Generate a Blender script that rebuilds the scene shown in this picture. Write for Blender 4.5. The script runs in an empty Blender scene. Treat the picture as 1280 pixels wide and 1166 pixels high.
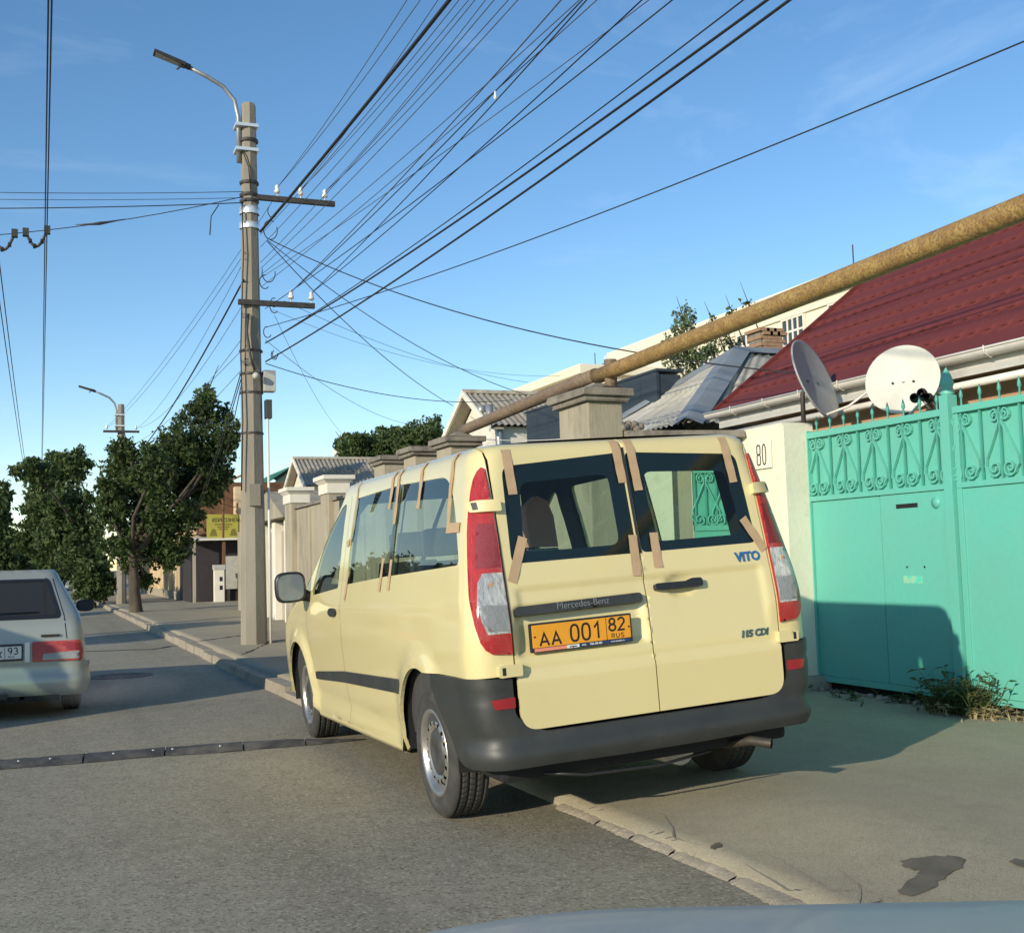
import bpy, bmesh, math, random
import numpy as np
from mathutils import Vector, Matrix
from mathutils.geometry import delaunay_2d_cdt
random.seed(7); rng = np.random.default_rng(7)
SC = bpy.context.scene; COL = SC.collection
R_ = math.radians; PI = math.pi

# ------------------------------------------------------------------ camera, sky, sun, exposure
PW, PH = 1280, 1166
F, PITCH, ROLL, CH, ST = 1447.9, .0793, .0289, 1.339, .3879
def nRx(a): c, s = math.cos(a), math.sin(a); return np.array([[1,0,0],[0,c,-s],[0,s,c]])
def nRy(a): c, s = math.cos(a), math.sin(a); return np.array([[c,0,s],[0,1,0],[-s,0,c]])
def nRz(a): c, s = math.cos(a), math.sin(a); return np.array([[c,-s,0],[s,c,0],[0,0,1]])
CR = nRz(-ST) @ nRx(PITCH) @ nRy(ROLL); CC = np.array([0, 0, CH])
cam = bpy.data.cameras.new('camera'); camo = bpy.data.objects.new('camera', cam); COL.objects.link(camo)
cam.sensor_width = 36; cam.sensor_fit = 'HORIZONTAL'; cam.lens = F / PW * 36; cam.clip_end = 6000; cam.clip_start = .05
m = Matrix.Identity(4)
for i in range(3):
    m[i][0] = CR[i, 0]; m[i][1] = CR[i, 2]; m[i][2] = -CR[i, 1]; m[i][3] = CC[i]
camo.matrix_world = m; SC.camera = camo

SUN = np.array([1, .61, -.362])                       # direction the light travels
S_EL = math.atan2(.362, math.hypot(1, .61)); S_AZ = math.atan2(-1, -.61)      # azimuth of the sun, clockwise from +Y
world = bpy.data.worlds.new('World'); SC.world = world; world.use_nodes = True
wn, wl = world.node_tree.nodes, world.node_tree.links
bg = wn['Background']
sky = wn.new('ShaderNodeTexSky'); sky.sky_type = 'NISHITA'; sky.sun_disc = False
sky.sun_elevation = S_EL; sky.sun_rotation = S_AZ; sky.air_density = 1.0; sky.dust_density = .05; sky.ozone_density = 1.6; sky.altitude = 900
tc = wn.new('ShaderNodeTexCoord'); mp = wn.new('ShaderNodeMapping'); mp.inputs['Scale'].default_value = (1.2, 3.5, 7); mp.inputs['Rotation'].default_value = (0, .35, .5)
cn = wn.new('ShaderNodeTexNoise'); cn.inputs['Scale'].default_value = 1.6; cn.inputs['Detail'].default_value = 8; cn.inputs['Roughness'].default_value = .6; cn.inputs['Distortion'].default_value = .6
cr = wn.new('ShaderNodeValToRGB'); cr.color_ramp.elements[0].position = .56; cr.color_ramp.elements[1].position = .98
cr.color_ramp.elements[1].color = (.30, .30, .30, 1)
mx = wn.new('ShaderNodeMixRGB'); mx.inputs[2].default_value = (6.2, 7.0, 7.9, 1)
wl.new(tc.outputs['Generated'], mp.inputs[0]); wl.new(mp.outputs[0], cn.inputs['Vector']); wl.new(cn.outputs['Fac'], cr.inputs[0])
wl.new(cr.outputs[0], mx.inputs[0]); wl.new(sky.outputs[0], mx.inputs[1]); hs_ = wn.new('ShaderNodeHueSaturation'); hs_.inputs['Saturation'].default_value = 1.2; hs_.inputs['Value'].default_value = 1.04; wl.new(mx.outputs[0], hs_.inputs['Color']); wl.new(hs_.outputs[0], bg.inputs['Color'])
bg.inputs['Strength'].default_value = .137
sl = bpy.data.lights.new('sun', 'SUN'); sl.energy = 3.5; sl.angle = R_(.6); sl.color = (1, .885, .69)
so = bpy.data.objects.new('sun', sl); COL.objects.link(so)
so.rotation_euler = Vector(SUN).to_track_quat('-Z', 'Y').to_euler(); so.location = (-30, -12, 14)
vs = SC.view_settings; vs.view_transform = 'Standard'; vs.look = 'None'; vs.exposure = .36; vs.gamma = 1; vs.use_curve_mapping = False
SC.cycles.max_bounces = 8; SC.cycles.transparent_max_bounces = 16

# ------------------------------------------------------------------ pixel helpers (a pixel gives a direction only)
def ray(u, v): return CR @ np.array([(u - PW/2)/F, 1, -(v - PH/2)/F])
def onz(u, v, z=0.): d = ray(u, v); return CC + d*(z - CH)/d[2]
def onx(u, v, x): d = ray(u, v); return CC + d*x/d[0]
def ony(u, v, y): d = ray(u, v); return CC + d*y/d[1]

# ------------------------------------------------------------------ materials
def lin(c): return tuple(((x/12.92) if x <= .04045 else ((x + .055)/1.055)**2.4) for x in c)
def mat(name, col, rough=.6, metal=0., col2=None, nscale=3., namt=.5, fine=None, bump=0., bscale=40., coat=0., spec=.5, trans=0., stretch=None, ramp=(.35, .65), dirt=None):
    """Principled material: base colour mixed with col2 by noise (wear, grain), optional dirt patches and fine relief"""
    M = bpy.data.materials.new(name); M.use_nodes = True
    N, L = M.node_tree.nodes, M.node_tree.links; B = N['Principled BSDF']
    B.inputs['Roughness'].default_value = rough; B.inputs['Metallic'].default_value = metal
    B.inputs['Coat Weight'].default_value = coat; B.inputs['Coat Roughness'].default_value = .06; B.inputs['Specular IOR Level'].default_value = spec
    T = N.new('ShaderNodeTexCoord'); vec = T.outputs['Object']
    if stretch:
        mpn = N.new('ShaderNodeMapping'); mpn.inputs['Scale'].default_value = stretch; L.new(vec, mpn.inputs[0]); vec = mpn.outputs[0]
    out = None
    def noise(scale, detail=6, rough_=.6):
        n = N.new('ShaderNodeTexNoise'); n.inputs['Scale'].default_value = scale; n.inputs['Detail'].default_value = detail; n.inputs['Roughness'].default_value = rough_
        L.new(vec, n.inputs['Vector']); return n.outputs['Fac']
    def rampn(sock, a, b, hi=1.):
        r = N.new('ShaderNodeMapRange'); r.inputs[1].default_value = a; r.inputs[2].default_value = b; r.inputs[4].default_value = hi; L.new(sock, r.inputs[0]); return r.outputs[0]
    def mix(fac, a, b):
        x = N.new('ShaderNodeMixRGB'); L.new(fac, x.inputs[0])
        for i, s in ((1, a), (2, b)):
            if isinstance(s, tuple): x.inputs[i].default_value = (*s[:3], 1)
            else: L.new(s, x.inputs[i])
        return x.outputs[0]
    c = tuple(col)
    if col2: c = mix(rampn(noise(nscale), ramp[0], ramp[1], namt*2 if namt < .5 else 1.), c, tuple(col2))
    if fine: c = mix(rampn(noise(fine[0], 3), .45, .6, fine[2]), c, tuple(fine[1]))
    if dirt: c = mix(rampn(noise(dirt[0], 8, .7), dirt[2], dirt[2] + .16, dirt[3]), c, tuple(dirt[1]))
    if isinstance(c, tuple): B.inputs['Base Color'].default_value = (*c[:3], 1)
    else: L.new(c, B.inputs['Base Color'])
    if bump:
        b = N.new('ShaderNodeBump'); b.inputs['Strength'].default_value = min(1, bump*2); b.inputs['Distance'].default_value = .01*bump
        L.new(noise(bscale, 5), b.inputs['Height']); L.new(b.outputs[0], B.inputs['Normal'])
    if trans:
        t = N.new('ShaderNodeBsdfTranslucent'); ms = N.new('ShaderNodeMixShader'); ms.inputs[0].default_value = trans
        if isinstance(c, tuple): t.inputs[0].default_value = (*c[:3], 1)
        else: L.new(c, t.inputs[0])
        L.new(B.outputs[0], ms.inputs[1]); L.new(t.outputs[0], ms.inputs[2]); L.new(ms.outputs[0], N['Material Output'].inputs[0])
    return M
def glass(name, tint, ior=1.7, rough=0.0, haze=0., hazecol=(.3, .3, .3)):
    M = bpy.data.materials.new(name); M.use_nodes = True
    N, L = M.node_tree.nodes, M.node_tree.links; N.remove(N['Principled BSDF'])
    t = N.new('ShaderNodeBsdfTransparent'); t.inputs[0].default_value = (*tint, 1)
    g = N.new('ShaderNodeBsdfGlossy'); g.inputs['Roughness'].default_value = rough
    lw = N.new('ShaderNodeLayerWeight'); lw.inputs[0].default_value = .5; pw = N.new('ShaderNodeMath'); pw.operation = 'POWER'; pw.inputs[1].default_value = 4.2; L.new(lw.outputs['Facing'], pw.inputs[0])
    f0 = ((ior - 1)/(ior + 1))**2; f = N.new('ShaderNodeMapRange'); f.inputs[3].default_value = f0; f.inputs[4].default_value = 1.; L.new(pw.outputs[0], f.inputs[0]); ms = N.new('ShaderNodeMixShader')
    L.new(f.outputs[0], ms.inputs[0]); L.new(g.outputs[0], ms.inputs[2])
    if haze:
        d = N.new('ShaderNodeBsdfDiffuse'); d.inputs[0].default_value = (*hazecol, 1); m2 = N.new('ShaderNodeMixShader'); m2.inputs[0].default_value = haze
        L.new(t.outputs[0], m2.inputs[1]); L.new(d.outputs[0], m2.inputs[2]); L.new(m2.outputs[0], ms.inputs[1])
    else: L.new(t.outputs[0], ms.inputs[1])
    L.new(ms.outputs[0], N['Material Output'].inputs[0]); return M
def asphalt(name, a, b, dark, light, sc=90., patch=.5, stain=.0):
    M = bpy.data.materials.new(name); M.use_nodes = True
    N, L = M.node_tree.nodes, M.node_tree.links; B = N['Principled BSDF']; B.inputs['Roughness'].default_value = .85; B.inputs['Specular IOR Level'].default_value = .3
    T = N.new('ShaderNodeTexCoord').outputs['Object']
    def noise(s, d=6, r=.6):
        n = N.new('ShaderNodeTexNoise'); n.inputs['Scale'].default_value = s; n.inputs['Detail'].default_value = d; n.inputs['Roughness'].default_value = r; L.new(T, n.inputs['Vector']); return n.outputs['Fac']
    def rng_(s, lo, hi, o=1.):
        r = N.new('ShaderNodeMapRange'); r.inputs[1].default_value = lo; r.inputs[2].default_value = hi; r.inputs[4].default_value = o; L.new(s, r.inputs[0]); return r.outputs[0]
    def mix(f, x, y):
        n = N.new('ShaderNodeMixRGB'); L.new(f, n.inputs[0])
        for i, s in ((1, x), (2, y)):
            if isinstance(s, tuple): n.inputs[i].default_value = (*s, 1)
            else: L.new(s, n.inputs[i])
        return n.outputs[0]
    c = mix(rng_(noise(patch, 5), .38, .62), a, b)
    mpt = N.new('ShaderNodeMapping'); mpt.inputs['Scale'].default_value = (1.4, .06, 1); L.new(T, mpt.inputs[0]); nt = N.new('ShaderNodeTexNoise'); nt.inputs['Scale'].default_value = 1.; nt.inputs['Detail'].default_value = 4; L.new(mpt.outputs[0], nt.inputs['Vector'])
    c = mix(rng_(nt.outputs['Fac'], .48, .66, .35), c, dark)
    c = mix(rng_(noise(7., 6, .7), .45, .75, .45), c, dark)
    v = N.new('ShaderNodeTexVoronoi'); v.inputs['Scale'].default_value = sc; L.new(T, v.inputs['Vector'])
    sep = N.new('ShaderNodeSeparateColor'); L.new(v.outputs['Color'], sep.inputs[0])
    c = mix(rng_(sep.outputs[0], .74, .92, .7), c, dark)
    c = mix(rng_(sep.outputs[1], .74, .97, .7), c, light)
    if stain: c = mix(rng_(noise(1.3, 9, .72), .60, .72, stain), c, dark)
    L.new(c, B.inputs['Base Color'])
    bp = N.new('ShaderNodeBump'); bp.inputs['Strength'].default_value = .7; bp.inputs['Distance'].default_value = .006
    n2 = noise(sc*.9, 4, .75); L.new(n2, bp.inputs['Height']); L.new(bp.outputs[0], B.inputs['Normal'])
    return M
MT = {}
MT['road'] = asphalt('asphalt', (.30, .27, .195), (.37, .335, .245), (.145, .13, .096), (.47, .425, .32), 78, .35, .35)
MT['pavement'] = asphalt('pavement_asphalt', (.355, .312, .22), (.415, .368, .265), (.255, .225, .16), (.45, .40, .295), 160, .5, .4)
MT['earth'] = mat('earth', (.2, .17, .11), .95, col2=(.12, .13, .06), nscale=.3, bump=.5, bscale=8)
MT['kerb'] = mat('kerb_concrete', (.38, .33, .25), .9, col2=(.28, .245, .19), nscale=6, bump=.8, bscale=60, dirt=(9, (.16, .14, .11), .55, .7))
MT['rubber'] = mat('black_rubber', (.035, .035, .036), .75, col2=(.10, .095, .085), nscale=6, bump=.4, bscale=70, dirt=(3, (.16, .145, .12), .5, .6))
MT['tar'] = mat('tar', (.03, .028, .026), .7, bump=.4, bscale=80)
MT['iron'] = mat('cast_iron', (.06, .055, .05), .6, .4, col2=(.13, .11, .09), nscale=14, bump=.5)
MT['wet'] = mat('wet_stain', (.12, .105, .08), .75, col2=(.17, .15, .115), nscale=9, spec=.25)
MT['cream'] = mat('cream_paint', (.725, .625, .315), .34, col2=(.71, .61, .305), nscale=1.2, coat=.9, spec=.4, dirt=(1.7, (.63, .545, .285), .55, .35))
MT['plastic'] = mat('grey_plastic', (.030, .033, .032), .46, col2=(.042, .045, .043), nscale=4, bump=.15, bscale=220, dirt=(2.5, (.075, .072, .062), .54, .45))
MT['black'] = mat('black_plastic', (.02, .021, .023), .4)
MT['seam'] = mat('dark_gap', (.012, .012, .013), .8)
MT['frit'] = mat('black_glass_edge', (.008, .011, .013), .08, spec=.6)
MT['trim'] = mat('interior_trim', (.045, .045, .047), .75, col2=(.06, .06, .06), nscale=5)
MT['seat'] = mat('seat_cloth', (.05, .055, .065), .9, col2=(.075, .08, .09), nscale=20)
MT['pink'] = mat('dusty_pink_cloth', (.66, .32, .25), .9, col2=(.58, .27, .21), nscale=5, bump=.4, bscale=60)
MT['vglass'] = glass('tinted_van_glass', (.80, .91, .84), 1.8, 0.0, .03, (.10, .12, .13))
MT['rglass'] = glass('tinted_rear_glass', (.78, .92, .82), 1.45, 0.0, .03, (.12, .14, .14))
MT['cglass'] = glass('dark_dusty_glass', (.10, .10, .10), 1.5, .02, .35, (.10, .098, .09))
MT['mirror'] = mat('mirror_glass', (.16, .19, .22), .12, .3, coat=.6)  # grey-blue base colour stands in for the sky reflected in the mirror
MT['red'] = mat('red_lens', (.52, .008, .008), .2, coat=.5, col2=(.30, .004, .005), nscale=30, stretch=(8, 1, 1), bump=.5, bscale=70)
MT['redd'] = mat('dull_red_reflector', (.30, .015, .02), .3, coat=.5)
MT['brake'] = mat('gridded_red_lens', (.30, .006, .010), .2, coat=1., col2=(.17, .003, .006), nscale=150, ramp=(.3, .7), bump=.6, bscale=160)
MT['clear'] = mat('clear_lens', (.72, .73, .72), .2, .55, col2=(.30, .31, .31), nscale=14, stretch=(10, 1, 2), coat=1., bump=.6, bscale=90)
MT['clear2'] = mat('grey_lens', (.33, .34, .34), .16, .0, col2=(.20, .21, .21), nscale=24, stretch=(10, 1, 1), coat=1., bump=.6, bscale=90)
MT['amber'] = mat('amber_bulb', (.55, .33, .14), .3)
MT['plate_o'] = mat('orange_plate', (.82, .36, .025), .42, col2=(.75, .32, .02), nscale=8)
MT['plate_w'] = mat('white_plate', (.74, .74, .70), .45, col2=(.66, .66, .61), nscale=8)
MT['ink'] = mat('black_ink', (.022, .016, .01), .5)
MT['blue_ad'] = mat('navy_strip', (.02, .05, .13), .45)
MT['pink_ad'] = mat('salmon_strip', (.78, .27, .18), .5)
MT['white_ad'] = mat('white_strip', (.75, .75, .72), .5)
MT['badge'] = mat('chrome_badge', (.28, .48, .62), .16, 1.)
MT['badgetxt'] = mat('engraved_grey', (.17, .18, .19), .5)
MT['tape'] = mat('masking_tape', (.50, .345, .20), .75, col2=(.44, .31, .185), nscale=18, bump=.3, bscale=120)
MT['tyre'] = mat('tyre_rubber', (.035, .034, .032), .82, col2=(.062, .06, .055), nscale=9, bump=.35, bscale=90, dirt=(5, (.11, .10, .085), .55, .6))
MT['steel'] = mat('silver_steel', (.62, .60, .56), .34, .85, col2=(.48, .46, .42), nscale=9)
MT['hub'] = mat('hub_cap', (.045, .046, .047), .45, col2=(.07, .07, .068), nscale=8)
MT['exh'] = mat('exhaust_metal', (.09, .08, .065), .6, .5, col2=(.05, .042, .034), nscale=16)
MT['tank'] = mat('silencer', (.55, .52, .45), .5, .3, col2=(.35, .32, .26), nscale=7)
MT['carsilver'] = mat('silver_green_paint', (.33, .355, .325), .36, .25, coat=.5, col2=(.305, .33, .30), nscale=2, dirt=(1.8, (.33, .345, .32), .5, .6))
MT['concrete'] = mat('pole_concrete', (.29, .262, .21), .9, col2=(.225, .203, .16), nscale=2.2, bump=.6, bscale=35, dirt=(5, (.43, .385, .31), .62, .6), stretch=(1, 1, .35))
MT['wallconc'] = mat('fence_concrete', (.40, .355, .265), .92, col2=(.33, .29, .215), nscale=1.4, bump=.5, bscale=28, dirt=(2.2, (.17, .15, .115), .53, .7), stretch=(1.4, 1.4, .4))
MT['cap'] = mat('weathered_cap', (.20, .175, .145), .95, col2=(.28, .25, .205), nscale=5, bump=.9, bscale=30, dirt=(4, (.10, .088, .075), .5, .8))
MT['whitep'] = mat('whitewash', (.78, .745, .64), .85, col2=(.70, .66, .56), nscale=2, bump=.3, bscale=25, dirt=(2, (.5, .46, .38), .62, .6))
MT['cream_wall'] = mat('limewashed_pillar', (.80, .76, .60), .85, col2=(.74, .70, .55), nscale=1.8, bump=.5, bscale=18, dirt=(3.0, (.45, .41, .31), .60, .7))
MT['mint'] = mat('mint_gate_paint', (.125, .51, .41), .45, col2=(.145, .475, .385), nscale=1.6, spec=.45, bump=.3, bscale=3, fine=(19, (.13, .44, .345), .25), dirt=(1.1, (.20, .47, .38), .56, .5))
MT['mint2'] = mat('mint_bar_paint', (.07, .385, .305), .45, col2=(.08, .34, .27), nscale=5)
MT['galv'] = mat('galvanised', (.42, .43, .43), .45, .6, col2=(.33, .34, .34), nscale=6)
MT['steel_band'] = mat('glare_white_band', (.85, .85, .84), .38, .6)  # base colour whitened to stand in for sun glare on the steel
MT['darkmetal'] = mat('dark_metal', (.045, .045, .045), .6, .3, col2=(.08, .07, .06), nscale=9)
MT['wire'] = mat('wire_black', (.018, .019, .02), .6)
MT['wireg'] = mat('wire_grey', (.07, .075, .08), .6)
MT['porcelain'] = mat('porcelain', (.78, .77, .72), .2, coat=.8)
MT['greybox'] = mat('grey_box', (.50, .50, .46), .6, col2=(.42, .41, .37), nscale=6)
MT['pipe'] = mat('yellow_gas_pipe', (.43, .285, .09), .66, col2=(.31, .185, .06), nscale=10, fine=(60, (.15, .085, .045), .7), dirt=(2.2, (.16, .10, .06), .56, .6), bump=.5, bscale=60, ramp=(.4, .6))
MT['pipe_old'] = mat('weathered_pipe', (.27, .20, .135), .75, col2=(.20, .145, .10), nscale=9, fine=(40, (.13, .085, .055), .7), bump=.5, bscale=60)
MT['redroof'] = mat('red_metal_tile', (.158, .036, .033), .68, col2=(.14, .032, .030), nscale=1.5, spec=.22)
MT['slate'] = mat('asbestos_slate', (.36, .335, .28), .95, col2=(.26, .235, .19), nscale=1.6, bump=.4, bscale=30, dirt=(5, (.14, .125, .095), .5, .7))
MT['slate2'] = mat('pale_slate', (.42, .41, .365), .95, col2=(.34, .325, .28), nscale=1.3, bump=.4, bscale=30, dirt=(4, (.23, .21, .17), .54, .6))
MT['flash'] = mat('grey_flashing', (.30, .33, .345), .5, .3, col2=(.25, .275, .285), nscale=4)
MT['gutter'] = mat('white_gutter', (.78, .755, .69), .4, col2=(.70, .67, .60), nscale=5)
MT['peach'] = mat('peach_render', (.62, .40, .24), .9, col2=(.55, .35, .21), nscale=2.5, bump=.3)
MT['soffit'] = mat('soffit_boards', (.22, .19, .15), .85, col2=(.15, .13, .10), nscale=5)
MT['dish'] = mat('dish_white', (.66, .655, .57), .55, col2=(.58, .57, .49), nscale=4, dirt=(3, (.47, .44, .35), .6, .5))
MT['dishg'] = mat('dish_grey', (.36, .375, .365), .55, col2=(.31, .32, .31), nscale=4)
MT['bldwhite'] = mat('cream_render', (.80, .74, .58), .9, col2=(.74, .68, .53), nscale=.5, dirt=(.9, (.62, .55, .40), .6, .5))
MT['winpane'] = mat('window_pane', (.05, .06, .065), .1, spec=.7)
MT['darkwall'] = mat('slate_blue_cladding', (.03, .042, .056), .6, col2=(.036, .05, .066), nscale=2)
MT['brick'] = mat('old_brick', (.40, .25, .15), .95, col2=(.30, .18, .11), nscale=8, bump=.7)
MT['yellowwall'] = mat('pale_yellow_render', (.66, .52, .33), .9, col2=(.58, .45, .28), nscale=1.5, dirt=(1.5, (.38, .31, .21), .55, .6))
MT['greenroof'] = mat('green_metal', (.05, .20, .11), .5)
MT['signy'] = mat('yellow_sign', (.42, .38, .06), .6, col2=(.36, .33, .06), nscale=3)
MT['signink'] = mat('sign_black', (.02, .02, .012), .6)
MT['signfaint'] = mat('sign_olive_print', (.17, .155, .03), .6)
MT['wood'] = mat('wood_boards', (.38, .24, .12), .85, col2=(.26, .165, .08), nscale=4, stretch=(1, 1, 6))
MT['rustwall'] = mat('brown_boards', (.17, .085, .04), .85, col2=(.12, .06, .03), nscale=3)
MT['doorshade'] = mat('doorway_shade', (.028, .024, .03), .7, col2=(.04, .034, .038), nscale=2)
MT['bark'] = mat('bark', (.11, .088, .065), .95, col2=(.06, .048, .036), nscale=9, bump=1., bscale=25, stretch=(1, 1, .3))
MT['leafA'] = mat('leaf_dark', (.044, .072, .024), .65, col2=(.078, .118, .036), nscale=1.3, trans=.28, spec=.3)
MT['leafB'] = mat('leaf_green', (.06, .094, .032), .65, col2=(.10, .148, .05), nscale=1.1, trans=.3, spec=.3)
MT['leafC'] = mat('leaf_grey_green', (.11, .155, .065), .6, col2=(.15, .20, .085), nscale=1.5, trans=.3, spec=.3)
MT['leafD'] = mat('leaf_yellow_green', (.085, .115, .03), .6, col2=(.06, .095, .025), nscale=1.5, trans=.3, spec=.3)
MT['weed'] = mat('weed_leaf', (.075, .12, .04), .7, col2=(.13, .14, .06), nscale=6, trans=.3, spec=.2)
MT['dryweed'] = mat('dry_weed', (.30, .25, .13), .8)
MT['bonnet'] = mat('grey_blue_bonnet', (.42, .44, .40), .55, .1, coat=.1, col2=(.38, .40, .365), nscale=6)
MT['plaque'] = mat('plaque_white', (.80, .77, .64), .5)

# ------------------------------------------------------------------ object helpers
WLOC = {}
def link(name, me, parent=None):
    o = bpy.data.objects.new(name, me); COL.objects.link(o)
    if parent: o.parent = parent
    return o
def tag(o, label=None, cat=None, group=None, kind=None):
    if label: o['label'] = label
    if cat: o['category'] = cat
    if group: o['group'] = group
    if kind: o['kind'] = kind
    return o
def thing(name, loc, label=None, cat=None, group=None, rz=0.):
    o = link(name, None); o.location = loc; o.rotation_euler = (0, 0, rz); WLOC[o.name] = Vector(loc); o.empty_display_size = .2
    return tag(o, label, cat, group)
def copytree(o, parent=None):
    c = o.copy(); COL.objects.link(c); c.parent = parent
    for ch in [x for x in o.children]: copytree(ch, c)
    return c
class MB:
    def __init__(s): s.v = []; s.f = []; s.sm = []
    def add(s, vs_, fs, smooth=False):
        b = len(s.v); s.v.extend([tuple(map(float, p)) for p in vs_]); s.f.extend([tuple(i + b for i in f) for f in fs]); s.sm.extend([smooth]*len(fs)); return s
    def box(s, x0, x1, y0, y1, z0, z1, bev=0.):
        if bev:
            bm = bmesh.new(); bmesh.ops.create_cube(bm, size=1)
            for v in bm.verts: v.co = Vector(((x0 + x1)/2 + v.co.x*(x1 - x0), (y0 + y1)/2 + v.co.y*(y1 - y0), (z0 + z1)/2 + v.co.z*(z1 - z0)))
            bmesh.ops.bevel(bm, geom=bm.edges[:], offset=bev, segments=2, affect='EDGES', profile=.6)
            bm.verts.index_update(); s.add([v.co for v in bm.verts], [[v.index for v in f.verts] for f in bm.faces], False); bm.free(); return s
        return s.add([(x0,y0,z0),(x1,y0,z0),(x1,y1,z0),(x0,y1,z0),(x0,y0,z1),(x1,y0,z1),(x1,y1,z1),(x0,y1,z1)],
                     [(0,3,2,1),(4,5,6,7),(0,1,5,4),(1,2,6,5),(2,3,7,6),(3,0,4,7)])
    def hexa(s, p): return s.add(p, [(0,3,2,1),(4,5,6,7),(0,1,5,4),(1,2,6,5),(2,3,7,6),(3,0,4,7)])
    def prism(s, poly, d):                              # polygon (3D, planar) pushed along d
        n = len(poly); d = np.array(d, float); P = [np.array(p, float) for p in poly]
        return s.add(P + [p + d for p in P], [tuple(range(n))[::-1], tuple(range(n, 2*n))] + [(i, (i+1) % n, n + (i+1) % n, n + i) for i in range(n)])
    def tube(s, pts, r, n=8, cap=True, smooth=True):
        pts = [np.array(p, float) for p in pts]; rs = r if hasattr(r, '__len__') else [r]*len(pts)
        b = len(s.v); up = np.array([0., 0, 1]); prev = None
        for i, p in enumerate(pts):
            t = pts[min(i+1, len(pts)-1)] - pts[max(i-1, 0)]; t = t/(np.linalg.norm(t) + 1e-12)
            a = prev if prev is not None else (up if abs(t[2]) < .9 else np.array([1., 0, 0]))
            a = a - t*np.dot(a, t); a = a/(np.linalg.norm(a) + 1e-12); prev = a; c = np.cross(t, a)
            for k in range(n):
                q = 2*PI*k/n; s.v.append(tuple(p + rs[i]*(a*math.cos(q) + c*math.sin(q))))
        for i in range(len(pts)-1):
            for k in range(n):
                s.f.append((b + i*n + k, b + i*n + (k+1) % n, b + (i+1)*n + (k+1) % n, b + (i+1)*n + k)); s.sm.append(smooth)
        if cap:
            s.f.append(tuple(b + k for k in range(n))[::-1]); s.f.append(tuple(b + (len(pts)-1)*n + k for k in range(n))); s.sm += [False]*2
        return s
    def lathe(s, prof, c, axis=(0,0,1), n=24, smooth=True):   # prof: list of (radius, height along axis)
        ax = np.array(axis, float); ax /= np.linalg.norm(ax); a = np.array([0., 0, 1]) if abs(ax[2]) < .9 else np.array([1., 0, 0])
        a = a - ax*np.dot(a, ax); a /= np.linalg.norm(a); bb = np.cross(ax, a); c = np.array(c, float); b = len(s.v)
        for (r, h) in prof:
            for k in range(n):
                q = 2*PI*k/n; s.v.append(tuple(c + ax*h + r*(a*math.cos(q) + bb*math.sin(q))))
        for i in range(len(prof)-1):
            for k in range(n):
                s.f.append((b + i*n + k, b + i*n + (k+1) % n, b + (i+1)*n + (k+1) % n, b + (i+1)*n + k)); s.sm.append(smooth)
        return s
    def grid(s, P, smooth=True):                         # P: array (n, m, 3)
        n, mm = P.shape[:2]; b = len(s.v); s.v.extend(map(tuple, P.reshape(-1, 3).tolist()))
        for i in range(n-1):
            for j in range(mm-1):
                s.f.append((b + i*mm + j, b + i*mm + j+1, b + (i+1)*mm + j+1, b + (i+1)*mm + j)); s.sm.append(smooth)
        return s
    def build(s, name, mt, parent=None, local=False):
        me = bpy.data.meshes.new(name)
        off = Vector((0, 0, 0))
        if parent is not None and not local: off = WLOC.get(parent.name, Vector((0, 0, 0)))
        V = (np.array(s.v, float) - np.array(off)) if len(s.v) else np.zeros((0, 3))
        me.from_pydata(V.tolist(), [], s.f); me.polygons.foreach_set('use_smooth', s.sm)
        me.materials.append(MT[mt] if isinstance(mt, str) else mt); me.update()
        bm = bmesh.new(); bm.from_mesh(me)
        if len(bm.faces) < 4000: bmesh.ops.recalc_face_normals(bm, faces=bm.faces[:])
        bm.to_mesh(me); bm.free()
        o = link(name, me, parent)
        if parent is not None and not local: WLOC[o.name] = off
        return o
def struct(name, mb, mt): return tag(mb.build(name, mt), kind='structure')
def text_mesh(txt, size, extr=.0015, sx=1., shear=0., spacing=1., offset=0.):
    cu = bpy.data.curves.new('t', 'FONT'); cu.body = txt; cu.size = size; cu.extrude = extr; cu.align_x = 'CENTER'; cu.align_y = 'CENTER'; cu.shear = shear; cu.space_character = spacing; cu.resolution_u = 3; cu.offset = offset
    o = bpy.data.objects.new('t', cu); COL.objects.link(o); dg = bpy.context.evaluated_depsgraph_get(); dg.update()
    me = bpy.data.meshes.new_from_object(o.evaluated_get(dg)); bpy.data.objects.remove(o); bpy.data.curves.remove(cu)
    for v in me.vertices: v.co.x *= sx
    return me
def put_text(name, txt, size, mt, parent, org, ex, ey, sx=1., bold=0., **kw):
    """letters on a plane: org centre, ex right, ey up (parent-local)"""
    me = text_mesh(txt, size, sx=sx, **kw); me.name = name
    ex = Vector(ex).normalized(); ey = Vector(ey).normalized(); ez = ex.cross(ey)
    M = Matrix(((ex.x, ey.x, ez.x, org[0]), (ex.y, ey.y, ez.y, org[1]), (ex.z, ey.z, ez.z, org[2]), (0, 0, 0, 1)))
    me.transform(M); me.materials.clear(); me.materials.append(MT[mt]); return link(name, me, parent)
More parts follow.
